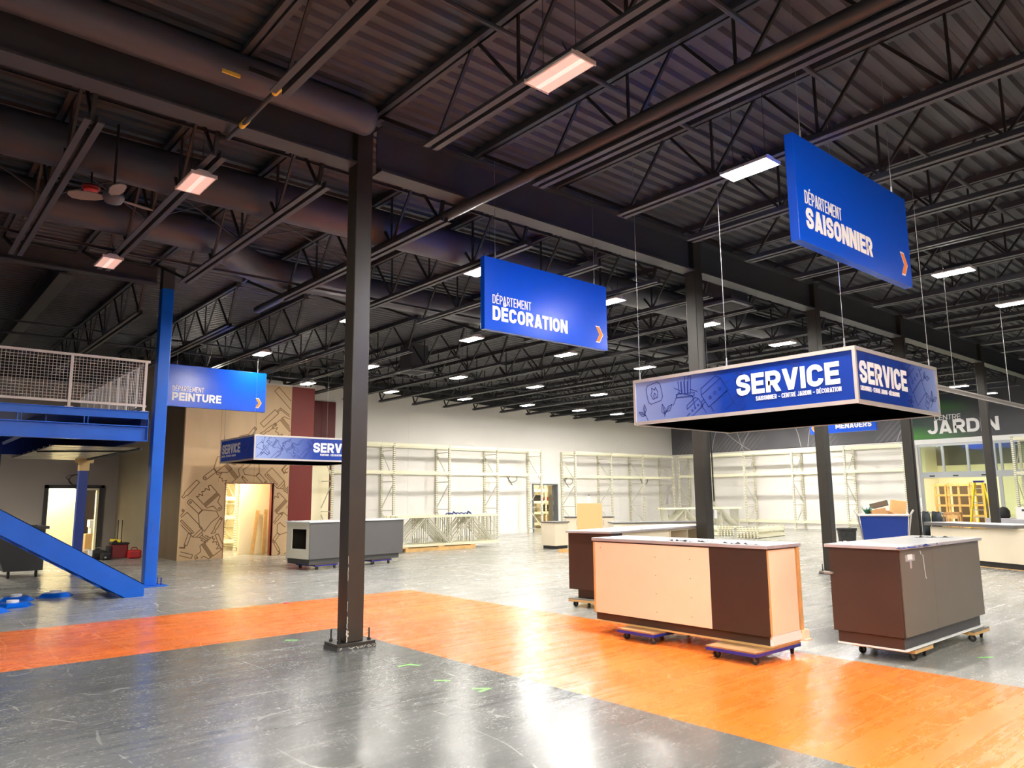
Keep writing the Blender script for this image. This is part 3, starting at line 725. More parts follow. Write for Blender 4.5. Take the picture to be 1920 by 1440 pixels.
IC['roller'] = [rect(-.36, .36, .26, .52), [(.26, .44), (.34, .44), (.34, .26), (0, .18), (0, .04)], [(.26, .48), (.37, .48), (.37, .23), (.03, .15), (.03, .04)], rect(-.055, -.5, .055, .04)]
IC['can'] = [rect(-.15, -.5, .15, .18), rect(.06, -.44, .1, .1), [(-.15, .18), (-.1, .27), (.1, .27), (.15, .18)], [(-.08, .27), (-.06, .34), (.06, .34), (.08, .27)], rect(-.04, .34, .04, .4)] + \
            [rect(-.1+i*.05-j*.012, .44+j*.05, -.085+i*.05-j*.012, .455+j*.05) for j in range(4) for i in range(4)]
IC['handle'] = [[(-.06, -.45), (.06, -.45), (.07, .2), (.035, .3), (.035, .42), (-.035, .42), (-.035, .3), (-.07, .2), (-.06, -.45)]]
IC['knife'] = [[(-.045, -.5), (.045, -.5), (.06, .05), (.03, .2), (.05, .5), (-.06, .35), (-.03, .2), (-.06, .05), (-.045, -.5)], circ(0, -.42, .022, n=8)]
IC['leaf'] = [[(0, -.5), (.02, -.1)], [(.02, -.1), (.2, .02), (.24, .3), (.06, .16), (.02, -.1)], [(.0, -.2), (-.2, -.12), (-.26, .18), (-.06, .04), (0, -.2)], [(.02, -.1), (.16, .16)], [(0, -.2), (-.17, .04)]]
IC['chair'] = [[(-.4, -.45), (-.25, -.05), (.3, -.12), (.42, -.45)], [(-.32, -.1), (.36, -.02), (.36, -.12), (-.3, -.2), (-.32, -.1)]] + [[(-.2+i*.11, -.06), (-.34+i*.14, .48), (-.24+i*.14, .5), (-.12+i*.11, -.06)] for i in range(4)] + [[(-.42, .1), (-.1, .0)], [(.2, .08), (.45, .02)]]
IC['flame'] = [[(-.4, -.3), (-.4, .25), (-.28, .4), (.28, .4), (.4, .25), (.4, -.3), (.28, -.44), (-.28, -.44), (-.4, -.3)],
               [(-.12, -.26), (-.2, -.05), (-.1, .08), (-.08, .24), (.05, .1), (.12, .2), (.2, -.02), (.13, -.26), (-.12, -.26)], [(-.04, -.26), (-.06, -.12), (.02, -.02), (.07, -.14), (.05, -.26)]]
IC['flake'] = [[(.45*math.cos(R(a)), .45*math.sin(R(a))), (-.45*math.cos(R(a)), -.45*math.sin(R(a)))] for a in (0, 60, 120)] + \
              [[(.3*math.cos(R(a))+.12*math.cos(R(a+s)), .3*math.sin(R(a))+.12*math.sin(R(a+s))), (.3*math.cos(R(a)), .3*math.sin(R(a)))] for a in range(0, 360, 60) for s in (50, -50)] + [circ(0, 0, .16, n=12)]
IC['grill'] = [rect(-.4, -.1, .4, .34), [(-.4, .34), (-.3, .5), (.3, .5), (.4, .34)], rect(-.34, -.5, .34, -.1), circ(-.2, .1, .04, n=8), circ(0, .1, .04, n=8), circ(.2, .1, .04, n=8), [(-.6, .1), (-.4, .1)], [(.4, .1), (.6, .1)]]
IC['pot'] = [rect(-.3, .2, .3, .34), [(-.25, .2), (-.18, -.4), (.18, -.4), (.25, .2)], circ(0, -.1, .09, n=10)]
def draw(mb, icon, cx, cy, size, ang, w, o, ux, uy, clip=None, t=.0015, hole=None, wide=1):
    ca, sa = math.cos(R(ang)), math.sin(R(ang))
    for line in IC[icon]:
        pts = [(cx+(x*wide*ca-y*sa)*size, cy+(x*wide*sa+y*ca)*size) for x, y in line]
        fine = [pts[0]]
        for p, q in zip(pts[:-1], pts[1:]):
            k = max(1, int(math.hypot(q[0]-p[0], q[1]-p[1])/.06)); fine += [(p[0]+(q[0]-p[0])*j/k, p[1]+(q[1]-p[1])*j/k) for j in range(1, k+1)]
        pts = fine
        seg = []
        for p in pts:
            ok = clip is None or (clip[0] <= p[0] <= clip[1] and clip[2] <= p[1] <= clip[3])
            if ok and hole and hole[0] <= p[0] <= hole[1] and hole[2] <= p[1] <= hole[3]: ok = False
            if ok: seg.append(p)
            else:
                if len(seg) > 1: mb.ribbon(seg, w, o, ux, uy, t)
                seg = []
        if len(seg) > 1: mb.ribbon(seg, w, o, ux, uy, t)

# ------------------------------------------------------------------ hanging service canopies
def canopy(label, x0, x1, y0, y1, faces, cabs):
    z0, z1, b = 2.53, 3.13, .034
    t = T('service_canopy', label, 'hanging canopy')
    m = MB()
    for z in (z0, z1-b*1.2):
        zz = z+b*1.2
        m.box(x0, x1, y0, y0+b, z, zz).box(x0, x1, y1-b, y1, z, zz).box(x0, x0+b, y0+b, y1-b, z, zz).box(x1-b, x1, y0+b, y1-b, z, zz)
    for x in (x0, x1-b):
        for y in (y0, y1-b): m.box(x, x+b, y, y+b, z0+b*1.2, z1-b*1.2)
    P('frame', m, 'alu', t)
    P('inner_board', MB().box(x0+b, x1-b, y0+b, y1-b, z0+.10, z0+.115), 'black_board', t)
    P('inner_skirt', MB().box(x0+b, x1-b, y1-b-.008, y1-b-.002, z0+.01, z0+.1).box(x1-b-.008, x1-b-.002, y0+b, y1-b, z0+.01, z0+.1), 'black_board', t)
    for name, ax, mprint, txt, sub, tx, tw, icons in faces:
        g = .012
        if ax == 'left': o, ux = Vector((x0+g, y1, z0)), Vector((0, -1, 0)); L_ = y1-y0; pb = MB().box(x0+g, x0+g+.006, y0+b, y1-b, z0+b, z1-b)
        elif ax == 'right': o, ux = Vector((x0, y0+g, z0)), Vector((1, 0, 0)); L_ = x1-x0; pb = MB().box(x0+b, x1-b, y0+g, y0+g+.006, z0+b, z1-b)
        elif ax == 'back': pb = MB().box(x0+b, x1-b, y1-g-.006, y1-g, z0+b, z1-b)
        else: pb = MB().box(x1-g-.006, x1-g, y0+b, y1-b, z0+b, z1-b)
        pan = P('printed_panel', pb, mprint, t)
        if ax in ('left', 'right'):
            mb = MB(); n = ux.cross(Vector((0, 0, 1)))
            oo = o
            for (ic, cx, cy, sz, an) in icons: draw(mb, ic, cx, cy, sz, an, .0075, oo, ux, (0, 0, 1), (b+.01, L_-b-.01, b+.012, .6-b-.012))
            P('line_drawing', mb, 'line_navy', pan)
            text_mesh('service_lettering', txt, oo+ux*tx+Vector((0, 0, .222)), ux, (0, 0, 1), tw, .24, 'print_white', pan, .225)
            sx, sw = sub[1], sub[2]
            text_mesh('small_lettering', sub[0], oo+ux*sx+Vector((0, 0, .142)), ux, (0, 0, 1), sw, .05, 'print_white', pan, .14)
    for x, y in cabs: cable(t, x, y, z1)
    return at_base(t, ((x0+x1)/2, (y0+y1)/2, z0))
IS_L = [('flame', .34, .40, .30, 12), ('leaf', .16, .16, .26, 30), ('chair', .82, .36, .40, -8), ('leaf', .52, .16, .30, -20), ('grill', .98, .12, .26, 35), ('grill', 1.28, .26, .42, 33), ('flake', 1.62, .44, .2, 15),
        ('pot', 1.58, .16, .24, 30), ('leaf', 1.60, .42, .2, 40), ('flake', 2.3, .5, .16, 0)]
IS_R = [('flame', .28, .5, .2, 10), ('leaf', .7, .52, .22, 40), ('grill', 1.55, .36, .46, 33), ('chair', 1.28, .42, .32, 30), ('leaf', 1.85, .46, .3, -60), ('leaf', 2.02, .2, .3, -40), ('pot', 1.85, .16, .22, -30), ('flake', 1.36, .12, .16, 0)]
IP_F = [('scraper', .2, .42, .34, 160), ('roller', .2, .16, .32, -50), ('brush', .52, .40, .42, 55), ('can', .58, .14, .34, -45), ('knife', .3, .30, .40, -40), ('brush', .90, .28, .46, 30), ('scraper', .78, .46, .3, -30), ('roller', 1.12, .42, .34, 140),
        ('can', 1.3, .2, .40, -40), ('handle', 1.08, .12, .3, 50), ('brush', 1.5, .48, .3, 120)]
IP_L = [('scraper', 1.45, .42, .34, -60), ('brush', 1.72, .24, .42, 30), ('roller', 2.0, .42, .3, 140)]
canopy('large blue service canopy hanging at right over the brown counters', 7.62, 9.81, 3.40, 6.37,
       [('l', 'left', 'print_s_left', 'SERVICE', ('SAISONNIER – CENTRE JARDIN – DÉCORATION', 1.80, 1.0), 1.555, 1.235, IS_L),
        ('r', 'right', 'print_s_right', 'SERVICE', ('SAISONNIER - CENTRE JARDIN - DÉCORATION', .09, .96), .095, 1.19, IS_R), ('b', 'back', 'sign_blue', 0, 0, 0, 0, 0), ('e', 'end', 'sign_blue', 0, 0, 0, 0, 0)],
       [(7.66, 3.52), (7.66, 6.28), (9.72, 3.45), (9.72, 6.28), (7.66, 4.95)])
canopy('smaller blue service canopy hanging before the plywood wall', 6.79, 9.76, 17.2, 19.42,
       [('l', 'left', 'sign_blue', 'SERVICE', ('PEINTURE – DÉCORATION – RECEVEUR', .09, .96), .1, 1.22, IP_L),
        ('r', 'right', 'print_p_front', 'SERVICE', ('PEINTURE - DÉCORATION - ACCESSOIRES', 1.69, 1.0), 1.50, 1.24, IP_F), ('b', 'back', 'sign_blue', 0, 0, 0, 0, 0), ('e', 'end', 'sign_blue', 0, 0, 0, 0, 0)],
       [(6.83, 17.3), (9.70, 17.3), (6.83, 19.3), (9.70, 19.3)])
t = T('hanging_track', 'thin pale double track hung level from wires at far right', 'track')
P('rail', MB().box(10.9, 18.5, 4.22, 4.25, 3.215, 3.24).box(10.9, 18.5, 4.22, 4.25, 3.165, 3.185).box(10.9, 18.5, 4.235, 4.245, 3.185, 3.215), 'alu', t)
for x in (12.9, 15.6, 18.2): P('cable', MB().cyl((x, 4.235, 3.24), (x, 4.235, DECKZ), .005, 6), 'wire', t)
at_base(t, (14.7, 4.235, 3.165))

# ------------------------------------------------------------------ counters on dollies
def dolly(name, L_, W_, frame, deck, label, group, swivel=0):
    """flat four-wheel dolly, long side along local y; 0.125 high"""
    t = T('furniture_dolly', label, 'dolly', group)
    P('deck', MB().box(-W_/2, W_/2, -L_/2, L_/2, .108, .122), deck, t)
    fr = MB(); h = .03
    fr.box(-W_/2, W_/2, -L_/2, -L_/2+.04, .078, .108).box(-W_/2, W_/2, L_/2-.04, L_/2, .078, .108).box(-W_/2, -W_/2+.04, -L_/2+.04, L_/2-.04, .078, .108).box(W_/2-.04, W_/2, -L_/2+.04, L_/2-.04, .078, .108)
    P('frame', fr, frame, t)
    for sx in (-1, 1):
        for sy in (-1, 1):
            cx, cy = sx*(W_/2-.06), sy*(L_/2-.07); a = R(swivel+40*sx+20*sy); d = Vector((math.cos(a), math.sin(a), 0)); q = Vector((-d.y, d.x, 0))
            c = Vector((cx, cy, .038)) + d*.02
            w = P('caster', MB().cyl(c-q*.013, c+q*.013, .038, 14), 'rubber', t, smooth=False)
            f = MB()
            for s in (-1, 1): f.bar(c+q*.018*s, Vector((cx, cy, .078))+q*.018*s, .022, .004, up=q)
            f.box(cx-.03, cx+.03, cy-.03, cy+.03, .070, .078)
            P('fork', f, 'wheel_grey', w); P('hub', MB().cyl(c-q*.016, c+q*.016, .014, 10), 'wheel_grey', w)
    return t
def put(t, x, y, rz=0): t.location = (x, y, 0); t.rotation_euler = (0, 0, R(rz)); return t
put(dolly('d', .52, .78, 'dolly_blue', 'dolly_wood', 'blue dolly with wooden deck under the left of the peach counter', 'dollies under counters'), 7.0, 5.62)
put(dolly('d', .56, .84, 'dolly_blue', 'dolly_wood', 'blue dolly with wooden deck under the right end of the peach counter', 'dollies under counters'), 6.93, 4.34)
put(dolly('d', .62, .44, 'raw_wood', 'carpet_grey', 'grey carpeted wooden dolly under the near corner of the brown counter', 'dollies under counters'), 7.99, 3.43)
put(dolly('d', .62, .46, 'raw_wood', 'carpet_grey', 'grey carpeted wooden dolly under the far end of the brown counter', 'dollies under counters'), 9.45, 3.38)
put(dolly('d', .74, .5, 'raw_wood', 'carpet_grey', 'grey carpeted dolly under the brown end of the rear shelf counter', 'dollies under counters'), 8.32, 7.74, 9)
put(dolly('d', .5, .5, 'raw_wood', 'carpet_grey', 'grey carpeted dolly under the shelf end of the rear counter', 'dollies under counters'), 10.75, 8.13, 9)

def film(mb_rng, x0, x1, y0, y1, z, n, rnd):
    """crumpled leftover of protective film on a worktop"""
    mb = MB()
    for _ in range(n):
        x, y = rnd.uniform(x0, x1), rnd.uniform(y0, y1); a = rnd.uniform(0, PI); l, w = rnd.uniform(.03, .11), rnd.uniform(.008, .025); h = rnd.uniform(.006, .022)
        d = Vector((math.cos(a), math.sin(a), 0)); q = Vector((-d.y, d.x, 0)); c = Vector((x, y, z))
        mb.prism([c-d*l-q*w, c+d*l-q*w*.4, c+d*l*.8+q*w], (0, 0, .002)); mb.prism([c-d*l*.5+q*w, c+d*l*.5+q*w, c+Vector((0, 0, h))+q*w*.6], q*.004)
    return mb
# peach and brown counter
t = T('service_counter', 'long peach and brown counter on blue dollies, white top, at the orange stripe', 'counter')
x0, x1, y0, y1 = 6.80, 7.44, 4.07, 6.40
P('plinth', MB().box(x0+.035, x1-.03, y0+.03, y1-.005, .140, .235), 'counter_brown', t)
P('sled', MB().box(x0+.01, x1, y0+.005, y1, .123, .140), 'raw_wood', t)
P('body', MB().box(x0+.02, x1-.06, y0+.02, y1-.005, .235, 1.065), 'raw_wood', t)
P('peach_panel', MB().box(x0, x0+.02, 4.73, y1-.03, .228, 1.055), 'counter_peach', t, bevel=.002)
for k, (yy, zz) in enumerate([(5.45, .92), (5.45, .72), (5.45, .52), (5.45, .32), (4.98, .92), (4.98, .72), (4.98, .52), (4.98, .32), (6.28, .99)]):
    P('screw_hole', MB().cyl((x0-.001, yy, zz), (x0+.002, yy, zz), .005, 8), 'rubber', t)
P('edge_strip', MB().box(x0, x0+.02, y1-.03, y1, .228, 1.055), 'raw_wood', t)
P('brown_panel', MB().box(x0-.004, x0+.02, y0, 4.728, .228, 1.06), 'counter_brown', t, bevel=.002)
P('end_panel', MB().box(x0+.05, x1-.075, y0, y0+.02, .235, 1.06), 'counter_peach', t)
P('edge_strip', MB().box(x0+.018, x0+.05, y0-.002, y0+.02, .235, 1.06).box(x0+.012, x0+.03, y0-.003, y0+.01, .26, .5), 'raw_wood', t)
P('back_board', MB().box(x1-.055, x1, y0-.01, y1, .20, 1.062), 'raw_wood', t)
P('end_plinth', MB().box(x0+.04, x1-.01, y0-.004, y0+.028, .14, .232), 'paper_white', t)
P('foot_block', MB().box(x1-.05, x1+.06, y0-.03, y0+.12, .14, .23).box(x1-.05, x1+.07, y0-.05, y0+.2, .123, .14), 'counter_peach', t)
P('worktop', MB().box(x0-.02, x1+.0, y0-.03, y1+.005, 1.07, 1.104), 'film_edge', t, bevel=.003)
P('film', MB().box(x0-.015, x1-.005, y0-.025, y1, 1.104, 1.106), 'film_top', t)
rnd = random.Random(11)
P('film_scraps', film(None, x0+.0, x0+.14, y0+.2, y1-.9, 1.106, 22, rnd), 'film_edge', t)
P('dark_scraps', film(None, x0+.02, x0+.1, y0+.1, y0+1.15, 1.107, 14, rnd), 'rubber', t)
P('under_edge', MB().box(x0-.004, x1, y0, y1, 1.056, 1.07), 'counter_brown', t)
at_base(t, ((x0+x1)/2, (y0+y1)/2, .123))
# brown and taupe counter
t = T('service_counter', 'brown and taupe counter with white top on grey dollies at right', 'counter')
x0, x1, y0, y1 = 7.55, 9.70, 3.105, 3.80
P('plinth', MB().box(x0+.03, x1-.08, y0+.035, y1-.03, .138, .25), 'counter_brown', t)
P('front_plinth', MB().box(x0+.034, x1-.085, y0+.030, y0+.035, .14, .248), 'kick_grey', t)
P('sled', MB().box(x0+.02, x1-.06, y0+.008, y1-.02, .123, .138), 'paper_white', t)
P('body', MB().box(x0, x1, y0+.012, y1, .25, 1.065), 'counter_brown', t, bevel=.002)
P('front_panel', MB().box(x0+.03, x0+.80, y0, y0+.012, .252, 1.062).box(x0+.802, x1, y0, y0+.012, .252, 1.062), 'counter_taupe', t)
P('worktop', MB().box(x0-.03, x1+.04, y0-.03, y1+.03, 1.068, 1.098), 'film_edge', t, bevel=.003)
P('film', MB().box(x0-.026, x1+.036, y0-.026, y1+.026, 1.098, 1.1005), 'film_top', t)
P('paper_note', MB().box(x0+.19, x0+.30, y0-.002, y0, .965, 1.015), 'paper_white', t)
P('clear_tape', MB().box(x0+.14, x0+.36, y0-.001, y0, .95, 1.01).box(x0+.235, x0+.275, y0-.0012, y0, .88, .955), 'film_edge', t)
P('tape_end', MB().ribbon([(x0+.50, 1.03), (x0+.52, 1.0)], .012, (0, y0-.001, 0), (1, 0, 0), (0, 0, 1), .001).ribbon([(x0+.56, .99), (x0+.585, .78), (x0+.60, .76)], .012, (0, y0-.001, 0), (1, 0, 0), (0, 0, 1), .001), 'film_top', t)
P('edge_marks', film(None, x0-.03, x0+.9, y0-.04, y0-.03, 1.085, 10, random.Random(5)), 'line_navy', t)
P('film_scraps', film(None, x0+.1, x0+.4, y1-.08, y1+.0, 1.101, 10, rnd), 'film_edge', t)
P('film_scraps', film(None, x1-.5, x1-.1, y0+.2, y0+.5, 1.101, 6, rnd), 'bin_grey', t)
P('latch', MB().box(x0-.03, x0+.002, y1-.04, y1+.05, .80, .82), 'zinc', t)
at_base(t, ((x0+x1)/2, (y0+y1)/2, .123))
# rear shelf counter, turned a little
t = T('service_counter', 'long brown counter with open cream shelves and white top, standing behind the peach counter', 'counter')
Lx, Ly = 3.1, .76
P('plinth', MB().box(.06, Lx-.05, .06, Ly-.12, .125, .25), 'counter_brown', t)
P('end_panel', MB().box(0, .02, 0, Ly, .25, 1.065), 'counter_brown', t)
P('front_panel', MB().box(.02, .30, 0, .02, .25, 1.065), 'counter_brown', t)
m = MB().box(.3, Lx, .0, .018, .25, .55).box(.3, Lx, Ly-.02, Ly, .25, 1.065).box(.02, Lx, .0, Ly-.02, .25, .27)
for x in (.3, 1.75, 2.35, Lx-.02): m.box(x, x+.018, 0, Ly-.02, .27, 1.065)
m.box(.3, 1.75, .015, .03, .27, 1.065).box(1.75, Lx-.02, .0, Ly-.02, .55, .57).box(1.75, Lx, 0, .02, 1.04, 1.065)
P('shelf_box', m, 'cream_panel', t)
P('worktop', MB().box(-.03, Lx+.04, -.03, Ly+.03, 1.07, 1.098), 'film_edge', t, bevel=.003); P('film', MB().box(-.026, Lx+.036, -.026, Ly+.026, 1.098, 1.1005), 'film_top', t)
P('film_scraps', film(None, .2, 1.2, .0, .12, 1.101, 10, rnd), 'film_edge', t)
put(t, 8.18, 7.34, 9)
# grey counter
t = T('service_counter', 'long grey counter with cream end and white top behind the nearest column', 'counter')
Lx, Ly = 2.75, .95
P('plinth', MB().box(.03, Lx-.1, .04, Ly-.03, .13, .25), 'kick_grey', t); P('end_plinth', MB().box(.024, .03, .04, Ly-.03, .13, .25), 'kick_black', t)
P('front_panel', MB().box(.0, Lx, 0, .02, .25, 1.07), 'counter_grey', t)
m = MB().box(0, .02, .02, .14, .25, 1.07).box(0, .02, Ly-.22, Ly, .25, 1.07).box(0, .02, .14, Ly-.22, .25, .47).box(0, .02, .14, Ly-.22, .92, 1.07)
P('end_panel', m, 'cream_dull', t)
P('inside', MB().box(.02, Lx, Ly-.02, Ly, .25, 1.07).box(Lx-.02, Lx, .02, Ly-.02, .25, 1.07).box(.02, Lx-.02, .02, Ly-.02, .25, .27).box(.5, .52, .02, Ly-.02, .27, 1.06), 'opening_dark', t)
P('worktop', MB().box(-.03, Lx+.03, -.03, Ly+.03, 1.07, 1.1), 'film_top', t, bevel=.003)
P('film_scraps', film(None, .0, .7, .1, .8, 1.101, 14, rnd), 'paper_white', t)
put(t, 7.70, 16.02, 8)
for x, y, lab in ((8.15, 16.55, 'left end'), (9.75, 16.78, 'right end')):
    put(dolly('d', .8, .62, 'dolly_blue', 'dolly_wood', 'blue wood-topped dolly under the %s of the grey counter' % lab, 'dollies under counters'), x, y, 8)
# cream corner cabinets behind
def cabinet(label, Lx, Ly, h, x, y, rz, doors, kick=.1):
    t = T('base_cabinet', label, 'cabinet')
    P('plinth', MB().box(.04, Lx-.02, .03, Ly-.02, 0, kick), 'kick_black', t)
    P('body', MB().box(0, Lx, 0, Ly, kick, h-.04), 'cream_panel', t, bevel=.002)
    for i in range(doors):
        w = Lx/doors; d = P('door', MB().box(i*w+.004, (i+1)*w-.004, -.018, 0, kick+.005, h-.05), 'cream_panel', t, bevel=.002)
        P('handle', MB().box((i+1)*w-.06 if i % 2 == 0 else i*w+.045, (i+1)*w-.045 if i % 2 == 0 else i*w+.06, -.035, -.018, h-.3, h-.12), 'frame_grey', d)
    P('worktop', MB().box(-.03, Lx+.03, -.04, Ly+.02, h-.04, h), 'worktop_grey', t, bevel=.003)
    return put(t, x, y, rz)
cabinet('small cream corner cabinet with grey top standing alone by the open back door', .58, .60, .84, 16.33, 16.95, 2, 0)
cabinet('tall cream base cabinet with double doors behind the small corner cabinet', 1.6, .6, .94, 17.95, 18.1, -40, 4)
cabinet('long cream counter with grey top half hidden behind the tan board', 2.4, .7, .90, 15.6, 13.9, -38, 4)
single('timber_offcut', MB().box(15.55, 16.3, 15.75, 15.85, 0, .10).box(15.5, 16.2, 15.9, 16.0, .0, .09), 'pallet_wood', 'short timber pieces on the floor beside the small cream cabinet', 'timber')
mb = MB(); c = Vector((10.15, 9.62, 0)); d = Vector((.758, -.652, 0)); n = Vector((.652, .758, 0))
mb.prism([c-d*.235, c+d*.235, c+d*.235+Vector((0, 0, 1.48)), c-d*.235+Vector((0, 0, 1.48))], n*.018)
single('panel_board', mb, 'board_yellow', 'tan board standing on edge behind the rear shelf counter', 'board')
# cream counter at the right edge
t = T('checkout_counter', 'cream L-shaped counter with thick grey top at the right edge', 'counter')
Lx = 2.5
P('plinth', MB().box(-Lx, -.0, .05, .75, .0, .13), 'kick_black', t); P('sled', MB().box(-Lx, .01, .03, .72, 0, .012), 'raw_wood', t)
P('front_panel', MB().box(-Lx, -.0, 0, .03, .13, .83), 'cream_panel', t); P('end_panel', MB().box(-.03, 0, .03, 2.1, .06, .83), 'cream_panel', t)
for z in (.72, .25): P('hinge', MB().box(0, .006, .10, .13, z-.05, z+.05), 'frame_grey', t)
P('worktop', MB().box(-Lx-.05, -.12, -.12, .8, .86, .93).box(-.8, -.10, .8, 2.15, .86, .93), 'worktop_grey', t)
P('top_film', MB().box(-Lx-.045, -.125, -.115, .795, .93, .932), 'film_top', t)
P('ledge', MB().box(-.9, .03, -.015, 2.1, .83, .86), 'cream_panel', t)
put(t, 18.2, 4.95, -117)

# ------------------------------------------------------------------ plywood paint-department front
t = T('feature_wall', 'plywood clad paint department front with engraved tools and maroon side panels', 'feature wall')
FX0, FX1, FY, FT = 6.43, 9.47, 21.2, 4.98
OX0, OX1, OZ = 7.62, 9.0, 2.06
P('plywood_front', MB().box(FX0, OX0, FY, FY+.10, 0, FT).box(OX0, OX1, FY, FY+.10, OZ, FT).box(OX1, FX1, FY, FY+.10, 0, FT), 'plywood', t)
P('panel_joint', MB().box(8.4, 8.406, FY-.001, FY, OZ, FT).box(7.4, 7.406, FY-.001, FY, 2.1, FT), 'engraving', t)
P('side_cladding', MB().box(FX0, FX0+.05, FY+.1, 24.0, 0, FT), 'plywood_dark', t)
P('roof_board', MB().box(FX0, 10.2, FY, 25.7, FT, FT+.04), 'white_wall', t)
P('maroon_panel', MB().box(FX1, 10.2, FY-.01, FY+.1, 0, FT), 'maroon', t)
P('back_panel', MB().box(10.2, 12.68, 25.70, 25.745, .1, 5.25), 'maroon_deep', t)
P('back_panel', MB().box(12.69, 13.25, 25.70, 25.745, .1, 5.25), 'maroon_deep', t)
P('opening_reveal', MB().box(OX0-.02, OX0, FY-.005, FY+.25, 0, OZ).box(OX1, OX1+.02, FY-.005, FY+.25, 0, OZ).box(OX0-.02, OX1+.02, FY-.005, FY+.25, OZ, OZ+.02), 'maroon', t)
mb = MB(); o = (0, FY-.0005, 0); hole = (OX0-.01, OX1+.01, -1, OZ+.02); clip = (FX0+.01, FX1-.01, .01, FT)
for ic, x, z, s, a, w in (('brush', 7.25, 1.60, 0.74, 43, 1.35), ('scraper', 6.95, 1.29, 0.93, -133, 1.20), ('can', 6.79, 0.85, 0.88, -136, 1.25), ('roller', 6.62, 0.43, 0.61, -197, 1.20), ('brush', 7.17, 0.23, 0.70, -55, 1.35), ('knife', 7.42, 0.89, 0.50, -208, 1.50), ('handle', 6.65, 1.89, 0.67, -221, 1.30), ('scraper', 7.29, 2.42, 0.80, -51, 1.20), ('brush', 7.77, 2.42, 0.79, -229, 1.35), ('scraper', 8.51, 2.32, 0.79, 45, 1.25), ('knife', 8.19, 2.12, 0.38, -136, 1.50), ('can', 9.11, 2.14, 0.80, -134, 1.25), ('brush', 9.27, 1.39, 0.74, 47, 1.30), ('knife', 9.15, 1.04, 0.44, -222, 1.50), ('scraper', 9.20, 0.61, 0.58, -35, 1.20), ('roller', 9.23, 0.14, 0.51, -149, 1.20), ('roller', 8.98, 4.16, 1.14, -45, 1.20), ('scraper', 8.22, 3.44, 0.62, -217, 1.20), ('knife', 8.78, 3.65, 0.57, -233, 1.40), ('brush', 9.36, 3.81, 0.85, -227, 1.30), ('scraper', 6.37, 1.15, 0.51, -215, 1.20), ('handle', 7.53, 0.43, 0.57, -155, 1.20), ('roller', 9.33, 2.72, 0.58, -143, 1.10), ('brush', 9.11, 3.07, 0.62, -110, 1.20)):
    draw(mb, ic, x, z, s, a, .02, o, (1, 0, 0), (0, 0, 1), clip, .0015, hole, w)
P('engraved_tools', mb, 'engraving', t)
at_base(t, (8.3, FY+.05, 0))
# what shows through the opening
struct('wall_store', MB().box(6.6, 13, 25.6, 25.7, 0, 3.0), 'hall_white')
struct('ceiling_store', MB().box(6.6, 10.15, 21.35, 25.6, 2.62, 2.68), 'hall_white')
struct('wall_store_side', MB().box(10.1, 10.18, 21.3, 25.6, 0, 2.62), 'hall_white')
mb = MB().box(8.47, 10.1, 22.3, 22.42, 0, 2.62)
single('partition', mb, 'hall_white', 'bright cream partition panel just inside the plywood opening', 'partition')
def bare_lamp(x, y, z, w, l, m, label):
    t = T('ceiling_light', label, 'ceiling light')
    P('housing', MB().box(x-w/2, x+w/2, y-l/2, y+l/2, z, z+.04), 'housing', t); P('lens', MB().box(x-w/2+.02, x+w/2-.02, y-l/2+.02, y+l/2-.02, z-.006, z), m, t)
    return at_base(t, (x, y, z))
defm('lens_room', (255, 240, 205), .4, emit=18)
defm('lens_garden_fill', (255, 250, 222), .4, emit=20)  # lens of lamps added to brighten the hall behind the garden front
bare_lamp(8.0, 21.75, 2.56, .5, .5, 'lens_room', 'flat ceiling light inside the plywood opening, nearer'); bare_lamp(8.0, 23.6, 2.56, .6, .9, 'lens_room', 'flat ceiling light inside the plywood opening, farther back')
for i, (a, b) in enumerate(((8.72, 8.98), (8.95, 9.13))):
    q = MB().bar((a, 21.9-.25*i, .02), (b, 22.24-.25*i, 1.28+.02*i), .10, .035, up=(0, 1, 0)); single('timber_stud', q, 'pallet_wood', 'pale timber stud leaning in the plywood opening, ' + ('left one' if i == 0 else 'right one'), 'timber')

# ------------------------------------------------------------------ pallet racks
def post_pair(parent, pf, pb, h, w=.08):
    """upright frame between front foot pf and back foot pb"""
    f = T('upright_frame', None, None); f.parent = parent
    pf, pb = Vector(pf), Vector(pb)
    for p in (pf, pb):
        P('post', MB().box(p.x-w/2, p.x+w/2, p.y-w/2, p.y+w/2, .01, h), 'rack_post', f)
        P('foot_plate', MB().box(p.x-.06, p.x+.06, p.y-.045, p.y+.045, 0, .01), 'rack_beam', f)
    zs = [.2*h/3.74, 1.15*h/3.74, 2.25*h/3.74, 3.45*h/3.74]; up = Vector((0, 0, 1))
    for z in zs: P('brace', MB().bar(pf+up*z, pb+up*z, .03, .03), 'rack_brace', f)
    for i in range(3):
        a, b = (pf, pb) if i % 2 == 0 else (pb, pf)
        P('brace', MB().bar(a+up*(zs[i]+.05), b+up*(zs[i+1]-.05), .03, .03), 'rack_brace', f)
    return f
def rack(label, frames, beams, h=3.74):
    """frames: [(front xy, back xy)], beams: z levels between neighbours"""
    t = T('pallet_rack', label, 'rack')
    for a, b in frames: post_pair(t, (*a, 0), (*b, 0), h)
    for (a, b), (c, d) in zip(frames[:-1], frames[1:]):
        for z in beams:
            for p, q, k in ((a, c, -1), (b, d, 1)):
                p, q = Vector((*p, z)), Vector((*q, z)); e = (q-p).normalized()*.038
                P('beam', MB().bar(p+e, q-e, .05, .115), 'rack_beam', t)
    c = sum((Vector((*a, 0)) for a, b in frames), Vector())/len(frames)
    return at_base(t, c)
BF, BB = 24.78, 25.68
rack('cream rack run along the white wall behind the nearest column, left of the back door', [((x, BF), (x, BB)) for x in (12.72, 15.30, 17.93, 20.48, 23.06)], (2.61, 3.68))
